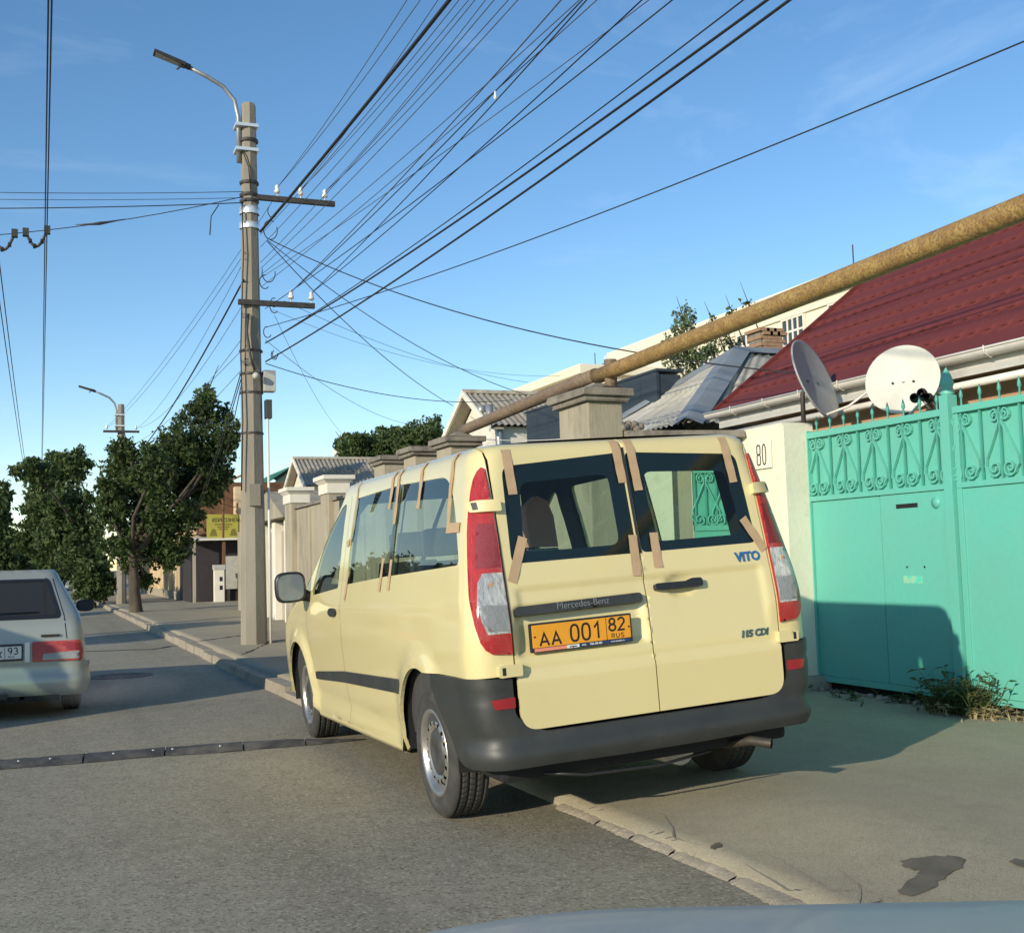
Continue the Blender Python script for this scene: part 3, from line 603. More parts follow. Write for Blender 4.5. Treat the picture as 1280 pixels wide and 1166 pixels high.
# rear doors
def d_rear(B, A, V):
    x, z = B[..., 0]*np.sign(np.where(A == 0, 1, A)), V; d = 0*z
    d = d + .014*(1 - sstep(.765, .795, z))                                           # lower step
    d -= .013*(1 - sstep(1.165, 1.195, z))*sstep(.80, 1.0, z)*(1 - sstep(.66, .70, np.abs(x)))   # shallow pressed band
    lx = (sstep(-.725, -.69, x)*(1 - sstep(-.045, -.012, x)))
    d -= .034*lx*sstep(.862, .882, z)*(1 - sstep(1.085, 1.10, z))                       # number plate recess
    d -= .02*(np.clip(1 - ((x - .20)/.085)**2 - ((z - 1.125)/.055)**2, 0, 1))**.5     # finger scoop behind the handle
    return d
def door(sg):
    poly = rounded([(-.004, TOP), (-.004, .527), (-DX + .012, .527), (-DX + .010, .8), (-DX + .008, 1.3), (-DX + .012, 1.62), (-DX + .014, TOP)], [0, 0, .09, 0, 0, 0, 0], 6)
    o_ = dense_rear(poly, 5)
    if sg > 0: o_ = mir(o_)
    wl_ = aRL if sg < 0 else aRR
    dr = VS.panel('rear_door', o_, [wl_], .016, 'cream', van, d_rear, .02)
    gl = VS.panel('rear_window', wl_, [], .1, 'rglass', dr, -.003)
    inn = [( -.055 if False else x, z) for x, z in rounded([(-.585, 1.69), (-.10, 1.71), (-.10, 1.352), (-.615, 1.352)], .05, 4)]
    inn = dense_rear(inn, 3)
    if sg > 0: inn = mir(inn)
    VS.panel('window_border', wl_, [inn], .06, 'frit', dr, -.0055)
    return dr
dl, drr = door(-1), door(1)
# dark door rebate behind the gaps
reb = dense_rear([(-.775, 1.9), (-.775, .50), (.775, .50), (.775, 1.9)], 8)
VS.panel('door_rebate', reb, [aRL, aRR], .06, 'seam', van, -.075)
MB().tube([VS.P(np.array([0.]), np.array([z]), lambda B, A, V: d_rear(B, A, V) + .001)[0] + np.array([.004, 0, 0]) for z in np.linspace(1.30, 1.84, 10)], .006, 6).build('door_seal', 'seam', drr, local=True)
def rear_frame(x, z, d=0.):
    A, V = VS.R(x, z); e = .01
    p = VS.P(np.array([A]), np.array([V]), d)[0]; q = VS.P(np.array([A]), np.array([V + e]), d)[0]; ey = q - p; ey = ey/np.linalg.norm(ey); return p, ey
# tail lights
def tail(sg):
    outr = [(42, 1.775), (50, 1.757), (58, 1.72), (63, 1.66), (66, 1.56), (66, 1.45), (62, 1.30), (56, 1.15), (46, 1.03), (34, .95), (24, .915), (12, .895)]
    inner = [VS.R(-DX - .004, z) for z in np.linspace(.885, 1.77, 24)]
    ol = [VS.C(dg, z) for dg, z in outr]; poly = [p for p in inner] + [p for p in ol if True]
    poly = [p for p in inner] + [max(p, p) for p in ol]
    # keep the outer edge outside the inner edge
    poly = inner + [(min(a, VS.R(-DX - .01, z)[0]), z) for a, z in [VS.C(dg, z) for dg, z in outr]]
    cl = [VS.R(-DX - .008, z) for z in np.linspace(.985, 1.265, 9)] + [VS.C(30, 1.265), VS.C(38, 1.22), VS.C(38, 1.13), VS.C(32, 1.05), VS.C(20, .985)]
    cl2 = [VS.R(-DX - .012, z) for z in np.linspace(.995, 1.115, 6)] + [VS.C(31, 1.115), VS.C(27, 1.05), VS.C(19, .998)]
    if sg > 0: poly, cl, cl2 = mir(poly), mir(cl), mir(cl2)
    t = VS.panel('tail_light', poly, [], .022, 'red', van, .013, .03)
    VS.panel('clear_lens', cl, [], .02, 'clear', t, .0155, .004); VS.panel('lower_clear_lens', cl2, [], .02, 'clear2', t, .0175, .003)
    bk = [VS.R(-DX - .012, z) for z in np.linspace(1.29, 1.50, 7)] + [VS.C(44, 1.50), VS.C(46, 1.40), VS.C(44, 1.29)]; bk = bk if sg < 0 else mir(bk)
    VS.panel('brake_lens', bk, [], .02, 'brake', t, .0145, .002)
    A, V = VS.C(12, 1.21, sg); p = VS.P(np.array([A]), np.array([V]), .017)[0]; MB().lathe([(.012, 0), (.008, .001), (.001, .0015)], p, (0, -1, 0), 10).build('bulb', 'amber', t, local=True)
    for zc in (1.58, .812):                                # hinges over the light and under it
        hx = [(-DX + .03, zc - .028), (-DX + .03, zc + .028), (-DX - .055, zc + .028), (-DX - .085, zc + .022), (-DX - .085, zc - .028)]
        hp_ = dense_rear(rounded(hx, .008, 2), 2); hp_ = hp_ if sg < 0 else mir(hp_)
        h = VS.panel('hinge', hp_, [], .02, 'cream', van, .035, .05)
        pn = dense_rear([(-DX - .055, zc - .018), (-DX - .055, zc + .018), (-DX - .072, zc + .018), (-DX - .072, zc - .018)], 2); pn = pn if sg < 0 else mir(pn)
        VS.panel('hinge_pin', pn, [], .02, 'black', h, .0365)
for sg in (-1, 1): tail(sg)
# rear bumper with raised corners
def d_bump(B, A, V):
    z = V; d = .014 + 0*z; a = np.abs(A); d = d + (.034*(1 - sstep(.445, .475, z)) - .03*(1 - sstep(.33, .40, z)))*(1 - sstep(-.68, -.50, B[..., 1]))
    d -= .024*np.exp(-((a - .93)/.10)**2)*(1 - sstep(.45, .6, z))
    d -= .007*np.exp(-((z - .695)/.006)**2)*(a > .74)
    for cy, cz_ in ((0, .37),):
        r = np.hypot(B[..., 1] - cy, z - cz_); d -= .02*sstep(-.55, -.25, B[..., 1])*(1 - sstep(.45, .62, z))
    return d
half = dense_rear(rounded([(0, .512), (-.64, .512), (-.757, .60), (-.760, .775)], [0, .09, .03, 0], 6), 3, False) + [VS.C(60, .785), VS.S(-.45, .778), VS.S(-.20, .768)] + [VS.S(y, z) for y, z in ((-.19, .71), (-.235, .655), (-.30, .58), (-.37, .50), (-.44, .42), (-.49, .37))] + [VS.S(-.52, .36), VS.S(-.6, .355), VS.C(30, .36)] + [VS.R(-.6, .36), VS.R(-.2, .352), VS.R(0, .352)]
half = [p for p in half]; bp = half + [(-a, v) for a, v in half[::-1]][1:-1]
bump_o = VS.panel('rear_bumper', bp, [], .03, 'plastic', van, d_bump, .06)
for sg in (-1, 1):
    rf = dense_rear(rounded([(-.755, .638), (-.755, .690), (-.865, .685), (-.85, .64)], .008, 2), 3); rf = rf if sg < 0 else mir(rf)
    VS.panel('reflector', rf, [], .02, 'redd', bump_o, .019, .004)
# number plate light bar, plate and frame
hb = dense_rear(rounded([(-.712, 1.055), (-.712, 1.098), (-.035, 1.108), (-.035, 1.062)], [.012, .02, .025, .02], 4), 6)
bar = VS.panel('plate_light_bar', hb, [], .03, 'plastic', dl, .012, .05)
p, ey = rear_frame(-.36, 1.083, .0145); put_text('lettering', 'Mercedes-Benz', .046, 'badgetxt', bar, p, (1, 0, .012), ey, sx=.98)
px_, pz_ = -.385, .949; pp, ey = rear_frame(px_, pz_, -.028); EX = Vector((1, 0, 0)); EY = Vector((0, 0, 1)); EN = Vector((0, -1, 0)); p0 = Vector((px_, -.835, pz_))
def on_plate(x, z, d): return p0 + EX*x + EY*z + EN*d
def flat(name, x0, x1, z0, z1, d0, d1, mt, par, bev=.003):
    return MB().box(p0.x + x0, p0.x + x1, p0.y - d1, p0.y - d0, p0.z + z0, p0.z + z1, bev).build(name, mt, par, local=True)
fr = flat('plate_frame', -.270, .270, -.070, .067, -.01, .010, 'black', dl, .006)
pl = flat('number_plate', -.260, .260, -.0485, .0585, .008, .0125, 'plate_o', fr, .002)
strokes('plate_letters', 'AA', .046, .058, .016, .0105, 'ink', pl, on_plate(-.168, -.012, .0128), EX, EY)
strokes('plate_digits', '001', .040, .076, .020, .0110, 'ink', pl, on_plate(.020, .003, .0128), EX, EY)
strokes('region_digits', '82', .034, .058, .015, .0098, 'ink', pl, on_plate(.186, .022, .0128), EX, EY)
strokes('country_letters', 'RUS', .015, .020, .010, .0038, 'ink', pl, on_plate(.188, -.032, .0128), EX, EY)
flat('divider', .128, .1305, -.0475, .0575, .0124, .0131, 'ink', pl, 0)
for x in (-.248, .250): flat('plate_bolt', x - .004, x + .004, .0, .008, .0124, .0145, 'ink', pl, 0)
flat('salmon_strip', -.252, -.085, -.066, -.051, .009, .0112, 'pink_ad', fr, 0); flat('white_strip', -.085, -.020, -.066, -.051, .009, .0112, 'white_ad', fr, 0); flat('navy_strip', -.020, .256, -.066, -.051, .009, .0112, 'blue_ad', fr, 0)
put_text('dealer_phone', '786-80-80', .016, 'white_ad', fr, on_plate(.068, -.0585, .0114), EX, EY); put_text('dealer_address', 'www.sampler.ru', .011, 'white_ad', fr, on_plate(.185, -.0585, .0114), EX, EY); put_text('dealer_mark', 'navigator', .011, 'ink', fr, on_plate(-.052, -.0585, .0114), EX, EY); put_text('dealer_code', '(495)', .010, 'white_ad', fr, on_plate(.005, -.0585, .0114), EX, EY)
# handle and badges on the right door
hd = dense_rear(rounded([(.045, 1.108), (.045, 1.142), (.225, 1.140), (.25, 1.152), (.315, 1.150), (.315, 1.108), (.25, 1.108)], .014, 3), 3)
VS.panel('door_handle', hd, [], .02, 'black', drr, .018, .03)
p, ey = rear_frame(.612, 1.232, .003); put_text('name_badge', 'VITO', .066, 'badge', drr, p, (1, .02, .0), ey, sx=1., shear=.14, offset=.003)
p, ey = rear_frame(.585, .845, .003); put_text('engine_badge', '115 CDI', .048, 'badge', drr, p, (1, .02, 0), ey, sx=1., shear=.14, offset=.0022)
# door mirror
def mirror(sg):
    c = np.array([sg*1.075, 2.74, 1.19]); mb = MB(); n = 20; ring = lambda sx, sz, y: [(c[0] + sx*np.sign(math.cos(t))*abs(math.cos(t))**.55, c[1] + y, c[2] + sz*np.sign(math.sin(t))*abs(math.sin(t))**.55) for t in np.linspace(0, 2*PI, n, endpoint=False)]
    rings = [ring(.098, .098, -.04), ring(.112, .112, -.035), ring(.115, .115, .0), ring(.105, .105, .06), ring(.07, .075, .11)]
    V = [p for r in rings for p in r]; mb.add(V, [(i*n + k, i*n + (k+1) % n, (i+1)*n + (k+1) % n, (i+1)*n + k) for i in range(4) for k in range(n)] + [tuple(range(4*n, 5*n))], True)
    h = mb.build('door_mirror', 'black', van, local=True)
    MB().add(ring(.097, .097, -.036), [tuple(range(n))]).build('mirror_glass', 'mirror', h, local=True)
    MB().tube([c + np.array([-sg*.09, .03, -.06]), c + np.array([-sg*.14, .03, -.08]), c + np.array([-sg*.19, .02, -.09])], [.05, .04, .045], 8).build('mirror_arm', 'black', h, local=True)
mirror(-1); mirror(1)
# wheels
def wheel(x, y, sg, parent, r=.335, w=.205, z=.335, steer=0., name='wheel', rimr=.215, rim='steel', hubm='hub', nh=16):
    e = link(name, None, parent); e.location = (x, y, z); e.rotation_euler = (0, 0, steer); e.empty_display_size = .1
    hw = w/2; ax = (sg, 0, 0)
    t = MB(); prof = [(rimr, -hw + .01), (rimr + .03, -hw), (r - .05, -hw), (r - .012, -hw + .012)]
    for g in (-.6, -.2, .2, .6):
        q = g*hw; prof += [(r, q - .014), (r, q - .005), (r - .009, q - .004), (r - .009, q + .004), (r, q + .005), (r, q + .014)]
    prof += [(r - .012, hw - .012), (r - .05, hw), (r - .055, hw + .002), (r - .06, hw), (rimr + .03, hw), (rimr, hw - .01)]
    t.lathe(prof, (0, 0, 0), ax, 56)
    # zigzag sipes across the tread
    o = t.build('tyre', 'tyre', e, local=True)
    s = MB()
    for k in range(64):
        a = 2*PI*k/64
        for g, dg in ((-.4, .03), (0, -.03), (.4, .03)):
            p = [(sg*(g*hw - .018), (r + .0005)*math.cos(a), (r + .0005)*math.sin(a)), (sg*(g*hw + .018), (r + .0005)*math.cos(a + dg), (r + .0005)*math.sin(a + dg)), (sg*(g*hw + .018), (r + .0005)*math.cos(a + dg + .018), (r + .0005)*math.sin(a + dg + .018)), (sg*(g*hw - .018), (r + .0005)*math.cos(a + .018), (r + .0005)*math.sin(a + .018))]
            s.add(p, [(0, 1, 2, 3)])
    tag(s.build('tread_sipes', 'seam', o, local=True), kind='stuff')
    # rim: rolled edge, dish with holes, cap
    rm = MB().lathe([(rimr + .012, hw - .012), (rimr + .012, hw - .004), (rimr, hw - .002), (rimr - .012, hw - .012), (rimr - .018, hw - .03), (rimr - .03, hw - .05)], (0, 0, 0), ax, 48)
    ro = rm.build('rim', rim, e, local=True)
    r0, r1 = rimr*.50, rimr - .03; N = 48
    ol = [(r1*math.cos(2*PI*k/N), r1*math.sin(2*PI*k/N)) for k in range(N)]; hl = [[(r0*math.cos(2*PI*k/24), r0*math.sin(2*PI*k/24)) for k in range(24)]]
    rc = rimr*.735
    for k in range(nh):
        a = 2*PI*k/nh; ca, sa = math.cos(a), math.sin(a)
        hl.append([(rc*ca + (.019*math.cos(q))*ca - (.0115*math.sin(q))*sa, rc*sa + (.019*math.cos(q))*sa + (.0115*math.sin(q))*ca) for q in np.linspace(0, 2*PI, 9)[:-1]])
    P2, Fc = cdt([Vector(p) for p in ol], [[Vector(p) for p in h] for h in hl], .022); rr_ = np.hypot(P2[:, 0], P2[:, 1])
    xx = np.interp(rr_, [r0, rimr*.6, rimr*.75, r1], [hw - .045, hw - .018, hw - .016, hw - .05]); d = MB(); d.add(np.column_stack([sg*xx, P2]), [tuple(f) for f in Fc], True); d.build('rim_disc', rim, ro, local=True)
    MB().lathe([(r0 + .012, hw - .05), (r0 + .01, hw - .022), (r0 - .02, hw - .012), (r0*.45, hw - .006), (r0*.4, hw - .012), (.001, hw - .012)], (0, 0, 0), ax, 28).build('hub_cap', hubm, ro, local=True)
    MB().lathe([(rimr - .01, -hw + .02), (rimr - .01, hw - .07), (.001, hw - .075)], (0, 0, 0), ax, 24).build('brake_drum', 'seam', ro, local=True)
    return e
for sg in (-1, 1):
    wheel(sg*.807, 0, sg, van); wheel(sg*.807, 3.2, sg, van, steer=-.02)
# underbody, exhaust
MB().box(-.80, .80, -.72, 3.7, .27, .42, .03).build('underbody', 'seam', van, local=True)
MB().tube([(.32, .3, .25), (.40, -.35, .26), (.46, -.70, .285), (.50, -.84, .315), (.57, -.92, .30)], [.022, .022, .022, .024, .026], 12, False).build('exhaust_pipe', 'exh', van, local=True)
MB().tube([(.22, -.62, .285), (.19, -.30, .285)], [.085, .085], 14).build('silencer', 'tank', van, local=True)
MB().tube([(-.6, -.74, .30), (-.4, -.78, .27), (0, -.80, .26), (.3, -.78, .285)], .008, 6).build('loose_cable', 'black', van, local=True)
MB().tube([(-.75, 0, .30), (.75, 0, .30)], .05, 10).build('rear_axle', 'seam', van, local=True)
# interior: liner, floor, seats
lin_o = [(a, .38) for a in np.linspace(-VS.Amax, VS.Amax, 60)] + [(a, TOP) for a in np.linspace(VS.Amax, -VS.Amax, 60)]
lin_h = [aQ, aS, aF, mir(aQ), mir(aS), mir(aF), dense_rear([(-.63, 1.735), (-.05, 1.765), (-.05, 1.335), (-.655, 1.335)], 4), mir(dense_rear([(-.63, 1.735), (-.05, 1.765), (-.05, 1.335), (-.655, 1.335)], 4))] + [[(a + .02, v) if abs(a) > VS.Amax - .01 else (a, v) for a, v in wind], [(-a - .02, v) if abs(a) > VS.Amax - .01 else (-a, v) for a, v in wind]]
VS.panel('interior_liner', lin_o, lin_h, .09, 'trim', van, lambda B, A, V: -.045 - .06*(V < 1.27)*(np.abs(A) < 1.0))
VS.cap('headlining', 'trim', van, .0, -.04)
MB().box(-.80, .80, -.66, 3.0, .40, .44).build('cabin_floor', 'trim', van, local=True)
def vseat(x, y, zb=.78, zt=1.32, w=.46, cover='seat', head=True):
    e = link('seat', None, van); e.location = (x, y, .44)
    MB().box(-w/2, w/2, -.02, .46, .26, .40, .05).build('cushion', 'seat', e, local=True); MB().box(-w*.35, w*.35, .05, .40, 0, .26).build('base', 'trim', e, local=True)
    h = zt - .44
    MB().hexa([(-w/2, -.02, .36), (w/2, -.02, .36), (w/2, .10, .36), (-w/2, .10, .36), (-w*.42, -.16, h), (w*.42, -.16, h), (w*.42, -.07, h), (-w*.42, -.07, h)]).build('backrest', cover, e, local=True)
    if head: MB().box(-.13, .13, -.20, -.10, h + .03, h + .20, .035).build('headrest', cover, e, local=True)
    return e
for x in (-.42, .42): vseat(x, 1.95)
vseat(-.50, .95); vseat(.44, .95, zt=1.24, head=False)
vseat(-.03, .95, zt=1.2, head=False)
vseat(.10, .05, zt=1.20, head=False); vseat(.52, .05, zt=1.20, head=False)
MB().box(-.72, .72, 2.5, 3.1, .85, 1.10, .06).build('dashboard', 'trim', van, local=True)
bq = [VS.S(y, z, 1) for y, z in densify(rounded([(-.235, 1.275), (-.235, 1.768), (-.28, 1.76), (-.45, 1.60), (-.595, 1.32)], .02, 2), .04)]
VS.panel('sun_block_panel', bq, [], .06, 'seam', van, -.012)  # unseen panel added to stop sunlight passing through the quarter window onto the gate
pk = link('cloth_covered_seat', None, van); pk.location = (-.50, -.10, .44)
def pinkp(u, v, y): d = vray(u, v); return vC + d*(y - vC[1])/d[1]
pc = [pinkp(u, v, -.15) for u, v in ((664, 684), (698, 683), (692, 645), (684, 626), (672, 620), (659, 632), (657, 640))]
q = [p - np.array([-.50, -.10, .44]) for p in pc]; MB().prism(q, (0, .09, 0)).build('backrest_cover', 'pink', pk, local=True)
lo = [pinkp(u, v, -.16) for u, v in ((662, 686), (698, 684), (699, 692), (664, 696))]; MB().prism([p - np.array([-.50, -.10, .44]) for p in lo], (0, .12, 0)).build('backrest_edge', 'flash', pk, local=True)
MB().box(-.20, .20, .06, .20, .05, .86, .06).build('backrest', 'seat', pk, local=True); MB().box(-.25, .25, -.1, .35, .0, .36, .05).build('cushion', 'seat', pk, local=True)
# masking tape strips: on the tail and the left side
def tape(pts, w=.048, dd=.004):
    q = densify(pts, .03, False); n = len(q); G = np.zeros((n, 3, 3))
    return q, n, G
def tape_rear(pix, w=.048):
    P2 = [np.array(rear_pt(*p)) for p in pix]; P2 = [np.array([x, z + .006]) for x, z in P2]; q = densify(P2, .025, False); G = np.zeros((len(q), 3, 3))
    for i, p in enumerate(q):
        t = q[min(i+1, len(q)-1)] - q[max(i-1, 0)]; t = t/np.linalg.norm(t); nr = np.array([-t[1], t[0]])
        for k in range(3):
            x, z = p + nr*(k - 1)*w/2; A, V = VS.R(x, min(z, TOP - .001)); G[i, k] = VS.P(np.array([A]), np.array([V]), lambda B, A, V: np.maximum(d_rear(B, A, V), -.003) + .004 + .0015*math.sin(i*1.7 + k))[0]
    MB().grid(G).build('masking_tape', 'tape', van, local=True)
z2 = lambda x, y: (580 + x/2.909, 520 + y/2.909)
for a in ([(150, 125), (178, 290)], [(543, 83), (577, 247)], [(595, 78), (635, 275)], [(937, 76), (980, 245)], [(213, 445), (175, 610)], [(612, 437), (630, 585)], [(688, 428), (708, 555)], [(1012, 375), (1092, 490)]): tape_rear([z2(*p) for p in a])
def tape_side(pix, w=.05, roof=None, yz=None):
    P2 = yz or [np.array(side_pt(*p)) for p in pix]
    P2 = [np.array([y, z]) for y, z in P2]
    if roof: P2 = [np.array([P2[0][0] - .0, roof])] + P2
    q = densify(P2, .03, False); G = np.zeros((len(q), 3, 3))
    for i, p in enumerate(q):
        t = q[min(i+1, len(q)-1)] - q[max(i-1, 0)]; t = t/np.linalg.norm(t); nr = np.array([-t[1], t[0]])
        for k in range(3):
            y, z = p + nr*(k - 1)*w/2; A, V = VS.S(y, z); G[i, k] = VS.P(np.array([A]), np.array([V]), lambda B, A, V: d_side(B, A, V) + .0045 + .0012*math.sin(i*1.3 + k))[0]
    MB().grid(G).build('masking_tape', 'tape', van, local=True)
z1 = lambda x, y: (340 + x/3.765, 520 + y/3.765)
tape_side([z1(597, 330), z1(578, 510)], roof=1.90); tape_side([z1(568, 345), z1(553, 438)], roof=1.90); tape_side([z1(703, 330), z1(688, 435)], roof=1.90); tape_side([z1(843, 345), z1(832, 540)], roof=1.90)
tape_side([z1(825, 528), z1(886, 524)], .05); tape_side([z1(527, 670), z1(505, 825)]); tape_side([z1(565, 675), z1(547, 820)]); tape_side([z1(362, 730), z1(343, 865)]); tape_side([z1(405, 375), z1(372, 590)], .03, roof=1.88); tape_side([z1(363, 582), z1(361, 612)], .07)
# ------------------------------------------------------------------ silver hatchback ahead
CY, CX = 11.62, -.43
car = thing('hatchback', (CX, CY, 0), 'silver-grey hatchback driving ahead on the road', 'car')
cw = smooth_tab([.15, .3, .5, .75, .88, .95, 1.30, 1.36], [.79, .81, .825, .82, .80, .775, .60, .57], .1, 1.5, .06)
cyr = smooth_tab([.15, .3, .55, .88, .93, 1.28, 1.4], [.10, .04, .05, .09, .14, .72, .9], .1, 1.5, .04)
cyf = smooth_tab([.15, .35, .55, .68, .76, .86, .93, 1.28, 1.4], [3.95, 4.03, 4.03, 3.95, 3.7, 3.0, 2.75, 2.0, 1.8], .1, 1.5, .05)
CS = Shell(cw, cyr, cyf, .10, .35, .18, 1.305, .06); CT = CS.Vmax - 1e-4
def cS(y, z, sg=-1): return CS.S(y, z, sg)
def carch(cy, r, a0, a1, n=12): return [cS(cy + r*math.cos(R_(a0 + (a1 - a0)*i/n)), .29 + r*math.sin(R_(a0 + (a1 - a0)*i/n))) for i in range(n+1)]
rw_o = rounded([(-.60, .925), (-.50, 1.265), (.50, 1.265), (.60, .925)], .05, 4)
rw_a = [CS.R(x, z) for x, z in densify(rw_o, .06)]
cWs = rounded([(2.62, .93), (2.05, 1.25), (1.30, 1.275), (1.28, .925)], .04, 3); cWr = rounded([(1.22, .925), (1.24, 1.275), (.86, 1.262), (.60, .94)], .04, 3)
aWs = [cS(y, z) for y, z in densify(cWs, .08)]; aWr = [cS(y, z) for y, z in densify(cWr, .08)]
co = [CS.R(0, z) for z in np.linspace(.22, CT, 20)]
half = [CS.R(0, .22), CS.R(-.6, .22), CS.C(60, .22), cS(.30, .22)] + carch(.72, .335, 195, -15) + [cS(1.2, .20), cS(2.6, .20)] + carch(3.17, .335, 195, -15) + [cS(3.62, .20), (-CS.Amax, .22)] + [(-CS.Amax, z) for z in (.5, .9, 1.2, CT)] + [(-a, CT) for a in np.linspace(CS.Amax, 0, 40)[1:]]
wsc = [(-CS.Amax, .94), CS.FX(.45, .94), CS.FX(.62, .96), CS.FX(.50, 1.25), CS.FX(.2, 1.27), (-CS.Amax, 1.27)]
left_h = [aWs, aWr, [p for p in rw_a if p[0] <= 0]]
rl = [CS.R(x, z) for x, z in densify(rounded([(-.60, .925), (-.50, 1.265), (-.0005, 1.265), (-.0005, .925)], [.05, .05, 0, 0], 4), .05)]
def d_car(B, A, V):
    x, y, z = np.abs(B[..., 0]), B[..., 1], V; d = 0*z
    d -= .012*np.exp(-((z - .70)/.010)**2)*(y > .3)                       # side moulding groove
    d += .012*sstep(.60, .62, z)*(1 - sstep(.66, .68, z))*(y > .3)
    for cy in (.72, 3.17): d += .014*(1 - sstep(.345, .40, np.hypot(y - cy, z - .29)))
    return d
for sg in (-1, 1):
    f = (lambda P: P) if sg < 0 else mir
    bs = CS.panel('body_side', f(half), [f(aWs), f(aWr), f(rl)], .05, 'carsilver', car, d_car, .015)
    CS.panel('front_door_window', f(aWs), [], .12, 'cglass', car, -.004); CS.panel('rear_side_window', f(aWr), [], .12, 'cglass', car, -.004)
    CS.panel('windscreen', f(wsc), [], .12, 'cglass', car, .004)
    # tail lamp
    tl = [CS.R(-x, z) for x, z in densify(rounded([(.365, .515), (.365, .70), (.775, .70), (.80, .60), (.79, .515)], .012, 2), .04)]
    t = CS.panel('tail_light', f(tl), [], .03, 'red', car, .012, .02)
    rv = [CS.R(-x, z) for x, z in densify(rounded([(.45, .53), (.46, .585), (.64, .595), (.765, .60), (.765, .53)], .01, 2), .04)]
    CS.panel('reversing_lens', f(rv), [], .03, 'clear2', t, .015, .003)
    hr = [CS.R(-x, z) for x, z in densify(rounded([(.66, .612), (.66, .685), (.765, .68), (.77, .612)], .01, 2), .04)]
    CS.panel('indicator_lens', f(hr), [], .03, 'redd', t, .015, .003)
    # hatch gap
    gp = [(.665, .715), (.64, .93), (.545, 1.275)]; q = densify(gp, .04, False); G = np.zeros((len(q), 2, 3))
    for i, p in enumerate(q):
        for k, s_ in ((0, -.004), (1, .004)): A_, V_ = CS.R(sg*(p[0] + s_), p[1]); G[i, k] = CS.P(np.array([A_]), np.array([V_]), .0015)[0]
    MB().grid(G, False).build('hatch_gap', 'seam', bs, local=True)
    for cy in (.72, 3.17):
        wheel(sg*.715, cy, sg, car, r=.285, w=.175, z=.285, rimr=.17, nh=10)
        G = np.zeros((13, 2, 3))
        for i, t_ in enumerate(np.linspace(-15, 195, 13)):
            for k, xx in enumerate((.80, .5)): G[i, k] = (sg*xx, cy + .345*math.cos(R_(t_)), .29 + .345*math.sin(R_(t_)))
        MB().grid(G).build('wheel_arch_liner', 'seam', car, local=True)
    c = np.array([sg*.90, 2.35, .955]); ring = lambda s_, y_: [(c[0] + .095*s_*np.sign(math.cos(t))*abs(math.cos(t))**.7, c[1] + y_, c[2] + .066*s_*np.sign(math.sin(t))*abs(math.sin(t))**.7) for t in np.linspace(0, 2*PI, 16, endpoint=False)]
    rg = [ring(.9, -.03), ring(1., -.02), ring(1., .02), ring(.6, .07)]; mm_ = MB().add([p for r in rg for p in r], [(i*16 + k, i*16 + (k+1) % 16, (i+1)*16 + (k+1) % 16, (i+1)*16 + k) for i in range(3) for k in range(16)] + [tuple(range(48, 64))], True)
    mm_.tube([c + np.array([-sg*.08, .02, -.03]), c + np.array([-sg*.15, .02, -.05])], .03, 8); mo = mm_.build('door_mirror', 'black', car, local=True)
    MB().add(ring(.88, -.026), [tuple(range(16))]).build('mirror_glass', 'trim', mo, local=True)
CS.panel('rear_window', rw_a, [], .1, 'cglass', car, -.003)
bd = [CS.R(x, z) for x, z in densify(rounded([(-.625, .905), (-.515, 1.285), (.515, 1.285), (.625, .905)], .06, 4), .05)]
CS.panel('window_seal', bd, [[CS.R(x, z) for x, z in densify(rounded([(-.585, .94), (-.49, 1.25), (.49, 1.25), (.585, .94)], .045, 4), .05)]], .05, 'black', car, .003)
CS.cap('roof', 'carsilver', car, .02)
def d_cb(B, A, V): return .045 + .02*(1 - sstep(.375, .40, V)) - .012*np.exp(-((V - .43)/.012)**2) - .03*(1 - sstep(.20, .26, V))
hb = [CS.R(0, .505), CS.R(-.7, .505), CS.C(70, .50), cS(.34, .49), cS(.34, .22), CS.C(60, .215), CS.R(-.6, .215), CS.R(0, .215)]
bp = hb + [(-a, v) for a, v in hb[::-1]][1:-1]; cb = CS.panel('rear_bumper', bp, [], .05, 'carsilver', car, d_cb, .04)
MB().box(-.02, .16, -.05, .05, .20, .245).build('tow_eye_cover', 'black', cb, local=True)
MB().box(-.60, .60, .02, 3.7, .16, .24).build('underbody', 'seam', car, local=True)
MB().tube([(.28, .4, .2), (.28, .02, .2)], .022, 8).build('exhaust_pipe', 'exh', car, local=True)
pf = MB().box(-.27, .285, -.005, .06, .54, .69, .006).build('plate_frame', 'black', car, local=True); pl = MB().box(-.245, .275, -.010, .0, .558, .672, .002).build('number_plate', 'plate_w', pf, local=True)
strokes('plate_letters', 'X', .040, .058, .02, .010, 'ink', pl, (.09, -.0105, .603), (1, 0, 0), (0, 0, 1)); strokes('region_digits', '93', .034, .058, .014, .0095, 'ink', pl, (.203, -.0105, .630), (1, 0, 0), (0, 0, 1)); put_text('country_letters', 'RUS', .030, 'ink', pl, (.19, -.0105, .577), (1, 0, 0), (0, 0, 1))
MB().box(.132, .136, -.0112, -.005, .559, .671).build('divider', 'ink', pl, local=True)
MB().box(.44, .60, .055, .075, .742, .762).build('name_badge', 'ink', car, local=True)
MB().tube([(0, .10, .945), (.05, .16, .97), (.42, .20, .965)], .008, 6).build('rear_wiper', 'black', car, local=True)
MB().box(.30, .345, .0, .06, .52, .70, .006).build('lamp_surround', 'gutter', car, local=True)
MB().tube([(0, .85, 1.37), (0, .87, 1.40)], .03, 8).build('aerial_base', 'gutter', car, local=True)
